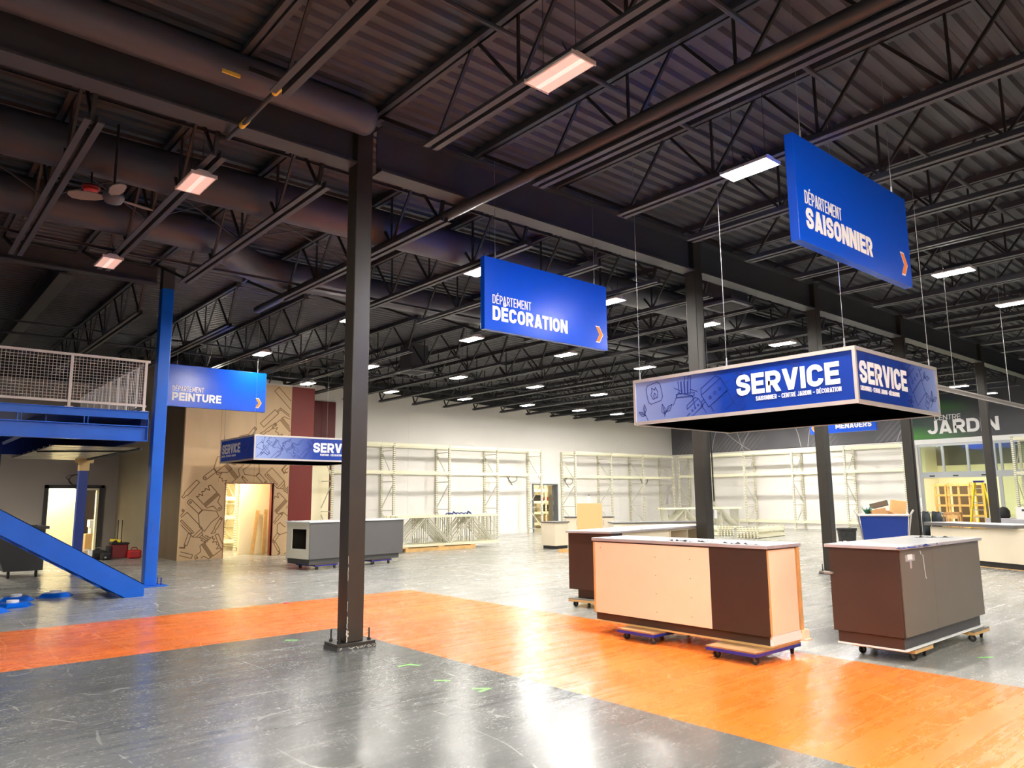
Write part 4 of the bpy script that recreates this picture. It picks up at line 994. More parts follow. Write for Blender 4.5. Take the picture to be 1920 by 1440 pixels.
rack('cream rack run along the white wall right of the back door', [((x, BF), (x, BB)) for x in (25.24, 27.79, 30.22, 32.72)], (2.56, 3.68))
rack('cream rack run along the right wall under the dark mural', [((33.0, y), (33.9, y)) for y in (24.62, 23.1, 20.64, 18.09, 15.58, 13.05)], (.36, 2.62, 3.66))
rack('cream rack run cut off by the right edge beside the garden doors', [((33.0, y), (33.85, y)) for y in (9.05, 6.6)], (2.35, 3.65))
rack('loaded steel rack seen through the plywood opening', [((8.15, 24.2), (8.15, 25.2)), ((9.05, 24.2), (9.05, 25.2)), ((9.95, 24.2), (9.95, 25.2))], (.3, 1.05, 1.65), 2.45)
# upright frames lying on edge in a stack on a timber base
def lying_frame(label, group, L_=3.9, H_=.94):
    t = T('rack_frame', label, 'rack frame', group)
    for z in (.035, H_-.035): P('post', MB().box(0, L_, -.03, .03, z-.035, z+.035), 'rack_beam', t)
    n = 4
    for i in range(n+1): P('brace', MB().box(.15+i*.9-.012, .15+i*.9+.012, -.014, .014, .07, H_-.07), 'rack_brace', t)
    for i in range(n):
        a, b = (.07, H_-.07) if i % 2 == 0 else (H_-.07, .07)
        P('brace', MB().bar((.18+i*.9, 0, a), (.15+(i+1)*.9-.03, 0, b), .028, .024, up=(0, 1, 0)), 'rack_brace', t)
    return t
proto = None
for i in range(10):
    lab = 'cream rack frame on edge in the timber-based stack, %s from the front' % ORD[i]
    if proto is None: proto = t = lying_frame(lab, 'rack frames stacked on edge on timber')
    else: t = copy_tree(proto); t['label'] = lab
    t.location = (12.15+.03*(i % 3) + (.12 if i % 2 else 0), 19.46+.105*i, .132)
t = T('pallet', 'low timber base under the stack of rack frames', 'pallet')
for y in (19.4, 19.9, 20.4): P('runner', MB().box(12.4, 15.05, y-.05, y+.05, 0, .10), 'pallet_wood', t)
P('deck', MB().box(12.3, 12.5, 19.35, 20.46, .10, .13).box(13.6, 13.8, 19.35, 20.46, .10, .13).box(14.85, 15.05, 19.35, 20.46, .10, .13), 'pallet_wood', t)
at_base(t, (13.7, 19.9, 0))
mb = MB(); rnd = random.Random(4)
for k in range(9):
    x, y = 14.1+k*.12, 19.62+rnd.uniform(0, .2); mb.tube([(x, y, 1.09), (x+.06, y+.03, 1.11+rnd.uniform(0, .06)), (x+.14, y, 1.10), (x+.2, y+.05, 1.09)], .02, 6)
single('strap_pile', mb, 'line_navy', 'tangle of dark blue straps on top of the rack frame stack', 'straps')
proto2 = None
for i in range(8):
    lab = 'cream rack frame on edge in the far corner stack, %s from the front' % ORD[i]
    t = copy_tree(proto); t['label'] = lab; t['group'] = 'rack frames stacked on edge in the corner'
    t.location = (28.2+.05*(i % 3), 21.9-.11*i*0+.11*i, .0); t.rotation_euler = (0, 0, R(-28))
    t.location = (27.75+.05*i, 21.6+.1*i, .12)
# loose beams lying in piles
def loose_beam(L_=2.5):
    t = T('rack_beam', '', 'rack beam')
    P('rail', MB().box(0, L_, -.025, .025, 0, .115), 'rack_beam', t)
    for x in (0, L_): P('end_plate', MB().box(x-.02, x+.02, -.035, .03, -.02 if x else -.02, .19), 'rack_post', t)
    return t
LB = None
def beam_pile(x, y, rz, nx, nz, where):
    global LB
    k = 0; c, s = math.cos(R(rz)), math.sin(R(rz))
    for j in range(nz):
        for i in range(nx):
            if LB is None: LB = t = loose_beam()
            else: t = copy_tree(LB)
            t['label'] = 'cream rack beam in the %s, %s layer up, %s from the front' % (where, ORD[j], ORD[i]); t['group'] = 'rack beams in the ' + where
            off = i*.13; t.location = (x - s*off, y + c*off, .022+j*.215); t.rotation_euler = (0, 0, R(rz)); k += 1
beam_pile(25.35, 15.45, 8, 7, 2, 'nearer pile right of the second column')
beam_pile(26.6, 17.3, 60, 6, 2, 'farther pile right of the second column')
beam_pile(22.3, 22.9, 4, 6, 1, 'low pile by the open back door')
# open back door and the lit store behind it
t = T('back_doorway', 'steel framed back doorway standing open between the two rack runs', 'doorway')
P('frame', MB().box(23.36, 23.42, 25.70, 25.98, 0, 2.22).box(24.92, 24.98, 25.70, 25.98, 0, 2.22).box(23.42, 24.92, 25.70, 25.98, 2.16, 2.22), 'steel_blue_grey', t)
d = P('door_leaf', MB().bar((24.92, 26.02, 1.08), (25.38, 26.78, 1.08), .045, 2.14), 'steel_blue_grey', t); P('handle', MB().box(25.24, 25.30, 26.66, 26.72, 1.0, 1.03), 'zinc', d)
at_base(t, (24.17, 25.84, 0))
struct('wall_backstore', MB().box(22, 32, 30.0, 30.1, 0, 3.2).box(22, 22.1, 26, 30, 0, 3.2).box(31.9, 32, 26, 30, 0, 3.2), 'hall_white'); struct('ceiling_backstore', MB().box(22, 32, 25.98, 30, 3.2, 3.25), 'hall_white')
bare_lamp(26.0, 27.6, 3.12, .5, 1.4, 'lens_room', 'ceiling light in the store behind the back door')
rack('loaded cream rack seen through the open back door', [((25.0, 28.6), (25.0, 29.4)), ((26.9, 28.6), (26.9, 29.4)), ((28.8, 28.6), (28.8, 29.4))], (.25, .8, 1.35, 1.95), 2.6)
for i, (x, z, w, h, m, lab) in enumerate(((25.5, .31, .5, .3, 'cardboard', 'brown box low on'), (25.55, .865, .22, .4, 'print_orange', 'orange carton on'), (25.47, 1.41, .7, .26, 'bag_black', 'black crate on the middle of'), (26.3, 1.41, .8, .3, 'bag_black', 'long black crate right on'),
                                          (27.35, 1.41, .5, .2, 'red_paint', 'red case at the right of'), (27.4, .865, .6, .34, 'bag_black', 'heap of black hose on'), (26.3, 2.01, .5, .3, 'cardboard_light', 'pale carton on the top of'), (27.4, .31, .6, .3, 'cardboard', 'flat brown carton at the lower right of'))):
    single('store_box', MB().box(x-w/2, x+w/2, 28.75, 29.2, z, z+h), m, lab + ' the rack behind the back door', 'box', bevel=.01)
def wall_cable(x, y, z, ax, label):
    e = Vector((1, 0, 0)) if ax == 'x' else Vector((0, 1, 0)); n = Vector((0, -.02, 0)) if ax == 'x' else Vector((-.02, 0, 0)); c = Vector((x, y, z))
    pts = [c+n+e*(.16*math.cos(R(a))*(1+.08*i))+Vector((0, 0, .17*math.sin(R(a)))) for i, a in enumerate(range(80, 520, 25))] + [c+n+e*.02+Vector((0, 0, -.3))]
    single('cable_coil', MB().tube(pts, .012, 6), 'wire_dark', label, 'cable')
wall_cable(22.1, 25.73, 2.45, 'x', 'loose coil of grey cable on the white wall left of the back door'); wall_cable(25.7, 25.73, 2.35, 'x', 'loose coil of cable on the white wall right of the back door')
wall_cable(31.4, 25.73, 2.4, 'x', 'loose coil of cable on the white wall near the far corner'); wall_cable(5.15, 27.98, 2.3, 'x', 'small coil of cable above the door under the mezzanine')
t = T('wall_notice', 'small white notice on the white wall above the tan board', 'notice'); P('sheet', MB().box(27.0, 27.25, 25.735, 25.75, 1.3, 1.65), 'paper_white', t); P('clip', MB().box(27.08, 27.17, 25.725, 25.735, 1.66, 1.69), 'rubber', t); at_base(t, (27.1, 25.74, 1.3))

# ------------------------------------------------------------------ mezzanine, stair and what stands under it
MY = 15.4
t = T('mezzanine', 'blue steel mezzanine with white mesh guard rail at left', 'mezzanine')
xr = 3.975
P('fascia', MB().box(-6, xr, MY-.02, MY+.02, 3.15, 3.285).box(-6, xr, MY-.05, MY+.25, 3.285, 3.30), 'blue_paint', t)
P('front_beam', MB().box(-6, xr, MY-.006, MY+.006, 2.74, 3.0).box(-6, xr, MY-.07, MY+.07, 2.725, 2.742).box(-6, xr, MY-.07, MY+.07, 2.998, 3.014).box(xr-.012, xr, MY-.06, MY+.06, 2.742, 3.15), 'blue_paint', t)
for x in [xr-1.06-1.03*i for i in range(5)]:
    for k in (-.03, .03): P('joist_end', MB().box(x+k-.006, x+k+.006, MY-.03, MY+.03, 3.014, 3.15), 'blue_paint', t)
P('floor_plate', MB().box(-6, xr, MY+.03, 21.6, 3.2, 3.285), 'blue_deep', t)
P('side_beam', MB().box(xr-.1, xr, MY+.1, 21.6, 2.74, 3.2), 'blue_deep', t)
P('back_beam', MB().box(-6, xr, 21.5, 21.6, 2.74, 3.2), 'blue_deep', t)
for x in (-.4, .5, 1.4, 2.3): P('under_joist', MB().box(x-.07, x+.07, MY+.1, 21.4, 3.18, 3.2).box(x-.008, x+.008, MY+.1, 21.4, 2.98, 3.18).box(x-.07, x+.07, MY+.1, 21.4, 2.96, 2.98), 'blue_deep', t)
m = MB(); y = 16.3
pts = []
while y < 21.5: pts += [(y, 2.66), (y+.5, 2.66), (y+.52, 2.70), (y+.62, 2.70), (y+.64, 2.66)]; y += .64
vs = []
for yy, zz in pts: vs += [(2.6, yy, zz), (4.12, yy, zz)]
m.add(vs, [(2*i, 2*i+1, 2*i+3, 2*i+2) for i in range(len(pts)-1)])
P('soffit_sheet', m, 'galv', t)
P('soffit_rod', MB().tube([(2.62, 18.4, 2.65), (4.1, 17.4, 2.65)], .02, 6).tube([(4.12, 16.3, 2.64), (4.12, 21.5, 2.64)], .03, 6), 'rubber', t)
def rail_panel(x0, x1, y0, y1):
    """white mesh guard bay between two posts"""
    a, b = Vector((x0, y0, 0)), Vector((x1, y1, 0)); d = (b-a); L_ = d.length; d.normalize(); up = Vector((0, 0, 1)); g = MB()
    n = int(L_/.058)
    for i in range(1, n): p = a+d*(L_*i/n); g.bar(p+up*3.43, p+up*4.25, .006, .006)
    for j in range(1, 15): g.bar(a+up*(3.43+.82*j/15), b+up*(3.43+.82*j/15), .006, .006)
    P('mesh_panel', g, 'rail_white', t)
    P('bottom_rail', MB().bar(a+up*3.41, b+up*3.41, .035, .045), 'rail_white', t)
for a, b in ((3.88, 2.62), (2.62, 1.36), (1.36, .1)): rail_panel(b, a, MY, MY)
P('top_rail', MB().box(-1, 3.95, MY-.022, MY+.022, 4.25, 4.295), 'rail_white', t)
for x in (3.88, 2.62, 1.36, .1):
    po = P('rail_post', MB().box(x-.024, x+.024, MY-.024, MY+.024, 3.3, 4.25), 'rail_white', t); P('foot_plate', MB().box(x-.07, x+.07, MY-.05, MY+.06, 3.298, 3.31), 'rail_white', po)
for y in [MY+.75+.75*i for i in range(8)]: P('rail_post', MB().box(3.90, 3.94, y-.02, y+.02, 3.285, 4.25), 'rail_white', t)
P('top_rail', MB().box(3.90, 3.945, MY+.05, 21.5, 4.25, 4.295), 'rail_white', t)
g = MB()
for y in [MY+.15+.125*i for i in range(48)]: g.box(3.915, 3.925, y-.005, y+.005, 3.42, 4.25)
P('side_pickets', g, 'rail_white', t)
P('bottom_rail', MB().box(3.905, 3.94, MY+.05, 21.5, 3.39, 3.43), 'rail_white', t)
at_base(t, (2, 18, 2.66))
# tube light under the mezzanine
t = T('tube_light', 'tube light fixed under the mezzanine at the left edge', 'light'); P('body', MB().box(1.55, 1.65, 15.9, 17.2, 2.86, 2.94), 'blue_deep', t); P('tube', MB().cyl((1.6, 15.95, 2.83), (1.6, 17.15, 2.83), .02, 10), 'rail_white', t); at_base(t, (1.6, 16.5, 2.8))
# posts
t = T('mezzanine_post', 'tall blue square steel post with bolted base plate at left', 'post')
x, y = 4.165, 15.42
P('shaft', MB().box(x-.10, x+.12, y-.11, y+.11, .02, 5.78), 'blue_paint', t, bevel=.01); P('head', MB().box(x-.10, x+.12, y-.11, y+.11, 5.78, 6.22), 'girder', t)
P('base_plate', MB().box(x-.17, x+.30, y-.2, y+.2, 0, .02), 'blue_paint', t, bevel=.004)
for bx, by in ((.2, -.1), (.24, .02), (.2, .12)): P('anchor_bolt', MB().cyl((x+bx, y+by, .02), (x+bx, y+by, .15), .01, 8), 'blue_deep', t)
mb = MB(); rnd = random.Random(8)
for k in range(5): z = .7+.11*k+rnd.uniform(-.03, .03); mb.ribbon([(x-.02+rnd.uniform(-.04, .05), z), (x+.01, z+rnd.uniform(.03, .08))], .014, (0, y-.1105, 0), (1, 0, 0), (0, 0, 1), .0008)
P('scuff_mark', mb, 'sign_edge', t)
at_base(t, (x, y, 0))
t = T('mezzanine_post', 'inner blue post under the mezzanine, wrapped at its head, before the bright door', 'post')
x, y = 4.06, 21.3
P('shaft', MB().box(x-.1, x+.1, y-.1, y+.1, 0, 2.74), 'blue_deep', t, bevel=.01); P('head_wrap', MB().box(x-.105, x+.115, y-.115, y+.1, 2.36, 2.66).box(x-.18, x+.2, y-.13, y+.1, 2.56, 2.66), 'board_yellow', t); at_base(t, (x, y, 0))
t = T('mezzanine_post', 'blue post under the mezzanine at the left edge behind the stair', 'post')
P('shaft', MB().box(2.02, 2.22, 20.4, 20.6, 0, 2.95), 'blue_deep', t, bevel=.01); P('base_plate', MB().box(1.95, 2.29, 20.33, 20.67, 0, .02), 'blue_deep', t); at_base(t, (2.12, 20.5, 0))
# stair
t = T('mezzanine_stair', 'blue steel stair with channel stringers coming down to the floor at left', 'stair')
k = (1.49-.2)/(3.69-1.56)
for y in (13.9, 14.95):
    s = P('stringer', MB().prism([(3.39, y, 0), (3.70, y, 0), (3.70, y, .2), (-1.4, y, .2+5.1*k), (-1.4, y, .2+5.1*k-.385)], (0, .012, 0)), 'blue_paint', t)
    sg = .055 if y < 14.5 else -.055
    P('flange', MB().prism([(3.70, y, .2), (-1.4, y, .2+5.1*k), (-1.4, y, .2+5.1*k-.012), (3.70, y, .188)], (0, sg, 0)).prism([(3.39, y, .0), (-1.4, y, .2+5.1*k-.385), (-1.4, y, .2+5.1*k-.373), (3.41, y, 0)], (0, sg, 0)), 'blue_paint', s)
for i in range(15):
    x = 3.42-.28*i; z = .11+.28*k*i*1.0
    P('tread', MB().box(x-.13, x+.13, 13.92, 14.94, z, z+.03), 'blue_deep', t)
at_base(t, (3.5, 14.4, 0))
# blue six-sided floor bases with pale discs
def floor_base(label, x, y, rz):
    t = T('hexagonal_pad', label, 'floor pad', 'blue six-sided pads on the floor')
    m = MB(); vs = []
    for r_, z in ((.29, 0), (.29, .012), (.26, .02), (.20, .065), (.17, .068)): vs += [(r_*math.cos(PI/3*i), r_*math.sin(PI/3*i), z) for i in range(6)]
    m.add(vs, [(i*6+j, i*6+(j+1) % 6, (i+1)*6+(j+1) % 6, (i+1)*6+j) for i in range(4) for j in range(6)] + [tuple(range(24, 30)), tuple(reversed(range(6)))])
    P('plate', m, 'blue_paint', t); P('disc', MB().cyl((0, 0, .066), (0, 0, .10), .085, 20), 'paper_white', t)
    return put(t, x, y, rz)
floor_base('blue six-sided floor pad with pale disc, nearest the stair foot', 2.58, 14.98, 10)
floor_base('blue six-sided floor pad with pale disc, behind at the left edge', 2.0, 14.85, 25)
floor_base('blue six-sided floor pad with pale disc, brighter one at the left edge in front', 1.85, 14.02, 5)
floor_base('blue six-sided floor pad cut off by the left edge, lowest in the picture', 1.48, 13.5, 40)
# door under the mezzanine
t = T('door_1', 'wide dark-framed doorway under the mezzanine opening on a bright cream room', 'doorway')
P('frame', MB().box(4.28, 4.40, 27.94, 28.22, 0, 2.13).box(5.89, 6.0, 27.94, 28.22, 0, 2.13).box(4.28, 6.0, 27.94, 28.22, 2.03, 2.13), 'door_frame_dark', t)
P('inner_frame', MB().box(5.80, 5.86, 28.0, 28.2, 0, 2.0).box(5.3, 5.86, 28.0, 28.2, 1.97, 2.03), 'hall_white', t)
at_base(t, (5.15, 28.1, 0))
struct('wall_office_near', MB().box(3.1, 5.62, 29.6, 29.7, 0, 2.9).box(5.58, 5.63, 29.58, 29.6, 0, 2.9), 'hall_white'); struct('wall_office', MB().box(3, 8, 31, 31.1, 0, 3).box(3, 3.1, 28.2, 31, 0, 3).box(8, 8.1, 28.2, 31, 0, 3), 'grey_wall'); struct('ceiling_office', MB().box(3, 8, 28.2, 31, 2.9, 2.95), 'hall_white')
defm('lens_fill', (255, 246, 226), .4, emit=70)  # lens of an unseen lamp added to light the wall by the mezzanine
bare_lamp(.9, 22.6, 2.86, .3, 1.2, 'lens_fill', 'unseen ceiling light added behind the mezzanine, out to the left, to brighten the tan wall')
defm('lens_office', (255, 244, 214), .4, emit=22)
bare_lamp(4.6, 28.9, 2.85, .4, 1.0, 'lens_office', 'ceiling light inside the doorway under the mezzanine')
for x, z, w, h, m, lab in ((6.05, 0, .6, .5, 'cardboard_light', 'large brown box on the floor inside the doorway under the mezzanine'), (6.0, .5, .22, .22, 'paper_white', 'white carton on the large brown box inside the doorway'), (6.35, .5, .3, .28, 'cardboard', 'small brown box on the large brown box inside the doorway'), (6.0, .72, .3, .25, 'paper_white', 'white sheet of packing on top of the cartons inside the doorway')):
    single('carton', MB().box(x-w/2, x+w/2, 29.0, 29.4, z, z+h), m, lab, 'box', bevel=.006)
# grey waste skip behind the stair
t = T('waste_skip', 'grey plastic waste skip half hidden behind the blue stair', 'bin')
P('body', MB().add([(2.3, 19.0, .15), (3.0, 19.0, .15), (3.0, 19.9, .15), (2.3, 19.9, .15), (1.95, 18.9, 1.04), (2.98, 18.9, 1.04), (2.98, 20.0, 1.04), (1.95, 20.0, 1.04)], [(0, 3, 2, 1), (4, 5, 6, 7), (0, 1, 5, 4), (1, 2, 6, 5), (2, 3, 7, 6), (3, 0, 4, 7)]), 'bin_grey', t)
P('rim', MB().box(1.9, 3.04, 18.85, 18.9, 1.02, 1.08).box(2.98, 3.04, 18.9, 20.05, 1.02, 1.08).box(1.9, 1.95, 18.9, 20.05, 1.02, 1.08).box(1.95, 2.98, 20.0, 20.05, 1.02, 1.08), 'bin_grey', t)
for x in (2.4, 2.9): P('wheel', MB().cyl((x-.02, 19.15, .075), (x+.02, 19.15, .075), .075, 12), 'rubber', t)
at_base(t, (2.6, 19.4, 0))
# tools on the floor by the tan wall
t = T('tool_bag', 'dark red wheeled tool bag with raised telescopic handle by the tan wall', 'bag')
P('body', MB().box(5.30, 5.72, 23.3, 23.62, .02, .40), 'red_dark', t, bevel=.03); P('side_pocket', MB().box(5.20, 5.30, 23.28, 23.60, .02, .36), 'bag_black', t, bevel=.03); P('flap', MB().box(5.28, 5.74, 23.28, 23.64, .39, .44), 'bag_black', t, bevel=.015)
P('telescopic_handle', MB().tube([(5.50, 23.64, .3), (5.50, 23.64, 1.06), (5.60, 23.64, 1.06), (5.60, 23.64, .3)], .011, 8), 'bag_black', t); at_base(t, (5.5, 23.45, 0))
t = T('tool_bag', 'small red tool bag right of the wheeled bag, against the tan wall', 'bag'); P('body', MB().box(5.68, 6.02, 23.05, 23.28, 0, .24), 'red_paint', t, bevel=.05); P('handle', MB().tube([(5.75, 23.16, .23), (5.78, 23.16, .30), (5.9, 23.16, .30), (5.93, 23.16, .23)], .012, 8), 'red_dark', t); at_base(t, (5.8, 23.2, 0))
t = T('tool_bag', 'low black tool bag left of the wheeled red bag', 'bag'); P('body', MB().box(4.80, 5.18, 23.3, 23.6, 0, .26), 'bag_black', t, bevel=.07); P('handle', MB().tube([(4.88, 23.45, .25), (4.92, 23.45, .32), (5.06, 23.45, .32), (5.1, 23.45, .25)], .012, 8), 'zinc', t); at_base(t, (5.0, 23.45, 0))
t = T('tool_bag', 'second black tool bag lying in front of the low black one', 'bag'); P('body', MB().box(4.98, 5.24, 22.95, 23.22, 0, .2), 'bag_black', t, bevel=.06); P('buckle', MB().box(5.05, 5.1, 22.94, 22.96, .06, .1), 'zinc', t); at_base(t, (5.1, 23.1, 0))
t = T('spirit_level', 'yellow tool lying across the wheeled red tool bag', 'tool'); P('beam', MB().bar((5.26, 23.42, .52), (5.52, 23.36, .485), .035, .07), 'ladder_yellow', t); P('vial', MB().bar((5.37, 23.37, .505), (5.42, 23.36, .50), .04, .03), 'bin_grey', t)
P('case', MB().box(5.34, 5.56, 23.36, 23.56, .44, .50), 'bag_black', t, bevel=.01); at_base(t, (5.4, 23.4, .44))
single('paper_sheet', MB().box(4.70, 4.80, 23.2, 23.26, 0, .28), 'paper_white', 'white sheet standing beside the black tool bag behind the stair', 'sheet')

# ------------------------------------------------------------------ right wall mural and garden entrance
t = T('wall_mural', 'charcoal printed mural with pale arcs above the right wall racks', 'mural')
P('print', MB().box(33.97, 34.0, 13.02, 25.74, 3.88, 6.22), 'mural_print', t)
m = MB()
for pts in ([(2.6+.25*i, 6.2-1.0*(i/9)**.6*2.3) for i in range(10)], [(3.1, 6.2), (3.0, 5.2), (2.75, 4.5), (2.6, 3.9)], [(1.9, 5.9), (2.2, 5.0), (2.35, 4.4), (2.4, 3.9)], [(3.8, 5.4), (4.2, 4.8), (4.5, 3.9)], [(6.9, 6.0), (7.3, 5.2), (7.55, 4.5), (7.65, 3.9)],
            [(8.3, 6.1), (8.25, 5.2), (8.1, 4.5), (8.0, 3.9)], [(12.1, 3.9), (12.6, 5.0)], [(5.0, 5.0), (4.3, 3.9)]):
    m.ribbon(pts, .035, (33.969, 25.74, 0), (0, -1, 0), (0, 0, 1), .001)
P('pale_arc', m, 'film_edge', t); at_base(t, (33.98, 19.4, 3.88))
t = T('garden_sign', 'dark green printed panel with CENTRE JARDIN lettering over the garden doors', 'sign panel')
P('print', MB().box(33.97, 34.0, 5.0, 13.0, 3.88, 6.22), 'garden_print', t); P('edge_trim', MB().box(33.96, 33.97, 12.97, 13.02, 3.7, 6.22).box(33.96, 33.97, 5.0, 13.0, 3.68, 3.88), 'paper_white', t)
text_mesh('small_lettering', 'CENTRE', (33.965, 12.04, 4.66), (0, -1, 0), (0, 0, 1), 1.0, .21, 'print_white', t, .12, .01)
text_mesh('large_lettering', 'JARDIN', (33.965, 12.36, 4.09), (0, -1, 0), (0, 0, 1), 2.68, .56, 'print_white', t, .22, .02)
at_base(t, (33.98, 9, 3.7))
def storefront():
    t = T('window_1', 'aluminium framed glass front of the garden entrance', 'glass front')
    ys = [12.80, 11.89, 10.95, 9.98, 9.76, 9.30, 8.2, 7.1, 6.0]
    m = MB().box(34.02, 34.12, 6, 12.85, 3.58, 3.68).box(34.02, 34.12, 6, 12.85, 2.42, 2.5).box(34.0, 34.16, 6, 12.85, 2.26, 2.42)
    for y in ys: m.box(34.02, 34.12, y-.04, y+.04, 2.5, 3.58)
    for y in (12.80, 9.87, 6.0): m.box(34.02, 34.12, y-.06, y+.06, 0, 2.26)
    P('frame', m, 'frame_grey', t)
    for y in (12.35, 11.45, 10.4): P('header_sensor', MB().box(33.985, 34.0, y-.1, y+.1, 2.31, 2.36), 'rubber', t)
    for a, b in zip(ys[:-1], ys[1:]): P('glass_pane', MB().box(34.06, 34.075, b+.04, a-.04, 2.5, 3.58), 'glass', t)
    P('glass_pane', MB().box(34.06, 34.075, 6.1, 9.8, .1, 2.26), 'glass', t)
    return at_base(t, (34.07, 9.4, 0))
storefront()
struct('wall_garden', MB().box(41, 41.1, 4, 20, 0, 3.0).box(34.2, 41, 14.6, 14.7, 0, 4.2), 'hall_white'); struct('trim_1', MB().box(40.95, 41.1, 4, 20, 3.0, 4.4), 'worktop_grey'); struct('ceiling_garden', MB().box(34.2, 41.1, 4, 20, 4.4, 4.45), 'bin_grey')
for y in (12.6, 10.4, 7.8): bare_lamp(36.4, y, 4.3, .5, 1.4, 'lens_garden_fill', 'ceiling light added to brighten the garden hall, %s' % {12.6: 'left one', 10.4: 'middle one', 7.8: 'right one'}[y])
def timber_frame(label, x, y0, y1, z1, nx, nz):
    t = T('timber_crate', label, 'crate', 'timber crates in the garden doorway'); w = .08
    for i in range(nx): y = y0+(y1-y0)*i/(nx-1); P('upright', MB().box(x, x+w, y-w/2, y+w/2, .12, z1), 'pallet_wood', t)
    for j in range(nz): z = .16+(z1-.24)*j/(nz-1); P('slat', MB().box(x-.02, x, y0-.04, y1+.04, z-.04, z+.05), 'pallet_wood', t)
    P('inner_board', MB().box(x+.5, x+.53, y0, y1, .12, z1-.05), 'plywood_dark', t); P('base', MB().box(x-.02, x+.6, y0-.04, y1+.04, 0, .12), 'pallet_wood', t)
    return at_base(t, (x, (y0+y1)/2, 0))
timber_frame('timber crate in the garden doorway, narrow left one', 37.0, 12.95, 13.38, 2.05, 2, 5); timber_frame('timber crate in the garden doorway, wide middle one', 37.0, 12.0, 12.84, 2.05, 3, 5)
timber_frame('timber crate in the garden doorway, right one behind the ladder', 37.0, 11.45, 11.9, 2.08, 2, 5)
t = T('step_ladder', 'yellow step ladder standing in the garden doorway', 'ladder')
for a, b in ((11.66, 11.46), (11.02, 11.16)): P('rail', MB().bar((35.7, a, 0), (36.15, b, 2.1), .05, .09), 'ladder_yellow', t); P('rear_rail', MB().bar((36.8, a, 0), (36.2, b, 2.05), .04, .05), 'ladder_yellow', t)
for i in range(6): z = .3+.3*i; q = z/2.1; P('step', MB().box(35.7+.45*q-.04, 35.7+.45*q+.06, 11.02+.14*q, 11.66-.2*q, z-.015, z+.015), 'zinc', t)
P('top_cap', MB().box(36.08, 36.26, 11.12, 11.5, 2.06, 2.14), 'dolly_blue', t); at_base(t, (36, 11.3, 0))
for x, y, w, d, h, m, lab in ((30.5, 8.95, .8, 1.0, .72, 'grey_box', 'grey carton right of the ladder behind the cream counter'), (29.8, 7.7, .8, 1.5, .70, 'grey_box', 'wide grey carton at the right edge behind the cream counter')):
    single('carton', MB().box(x, x+w, y-d/2, y+d/2, 0, h), m, lab, 'box', bevel=.01)
t = T('carton', 'white printed carton on the wide grey carton at the right edge', 'box'); P('body', MB().box(29.85, 30.5, 7.0, 8.3, .70, 1.12), 'paper_white', t, bevel=.006)
text_mesh('lettering', 'R925', (29.849, 7.95, .83), (0, -1, 0), (0, 0, 1), .36, .07, 'bin_grey', t, .16); P('printed_band', MB().box(29.8485, 29.85, 7.75, 8.12, .98, 1.05).box(29.8485, 29.85, 7.35, 7.7, 1.0, 1.02), 'bin_grey', t); at_base(t, (30.1, 7.65, .7))
single('backpack', MB().lathe([(.16, 0), (.20, .05), (.19, .25), (.12, .36), (.03, .40)], (30.85, 8.95, .72), 14), 'bag_black', 'black rounded backpack standing on the grey carton by the ladder', 'bag', smooth=True)
mb = MB(); rnd = random.Random(2)
for k in range(7): y = 7.6+.07*k; mb.tube([(29.6, y, .0), (29.62, y+.05, .3), (29.6, y+.12, .62+rnd.uniform(-.1, .1)), (29.6, y+.22, .2), (29.6, y+.26, 0)], .035, 6)
t = T('folding_stool', 'weathered wooden stool before the timber crates', 'stool'); P('seat', MB().box(30.4, 30.8, 10.25, 10.75, .84, .92), 'cardboard', t)
for x in (30.44, 30.76):
    for y in (10.3, 10.7): P('leg', MB().bar((x, y, .0), (x, y, .84), .05, .05), 'cardboard', t)
P('apron', MB().box(30.42, 30.44, 10.3, 10.7, .68, .82), 'raw_wood', t); at_base(t, (30.6, 10.5, 0))
# jackets draped over a trolley rail behind the fourth column
t = T('garment_rail', 'low rail holding dark jackets right of the fourth column', 'rail')
P('bar', MB().cyl((20.3, 7.2, 1.13), (20.3, 7.74, 1.13), .015, 8), 'zinc', t)
for y in (7.2, 7.74): P('post', MB().cyl((20.3, y, .02), (20.3, y, 1.13), .015, 8), 'zinc', t); P('foot', MB().box(20.05, 20.55, y-.03, y+.03, 0, .03), 'zinc', t)
at_base(t, (20.3, 7, 0))
def jacket(label, y0, y1, x=20.3):
    n = 12; m = MB(); rows = [(.03, 1.155), (.07, 1.12), (.12, 1.0), (.14, .8), (.15, .62), (.12, .55)]
    vs = []; ym = (y0+y1)/2; hw = (y1-y0)/2
    for i, (d, z) in enumerate(rows):
        sp = .78+.22*min(1, i/2)
        for j in range(n): a = 2*PI*j/n; vs.append((x+d*math.cos(a)*(1+.12*math.sin(3*a+i)), ym+hw*sp*math.sin(a)*(1+.05*math.cos(4*a+i)), z+.012*math.sin(5*a)))
    m.add(vs, [(i*n+j, i*n+(j+1) % n, (i+1)*n+(j+1) % n, (i+1)*n+j) for i in range(len(rows)-1) for j in range(n)] + [tuple(range(n))])
    t = T('jacket', label, 'jacket'); b = P('body', m, 'jacket', t, smooth=True)
    P('sleeve', MB().tube([(x-.04, y0+.03, 1.10), (x-.12, y0-.0, .95), (x-.15, y0+.03, .75), (x-.14, y0+.06, .6)], [.05, .065, .06, .05], 10), 'jacket', t, smooth=True)
    P('zip', MB().box(x-.165, x-.15, ym-.006, ym+.006, .6, 1.0), 'rubber', t); return at_base(t, (x, ym, .55))
jacket('dark grey jacket hanging on the rail, right-hand one', 7.26, 7.48); jacket('darker jacket hanging on the rail next to the fourth column', 7.52, 7.70)
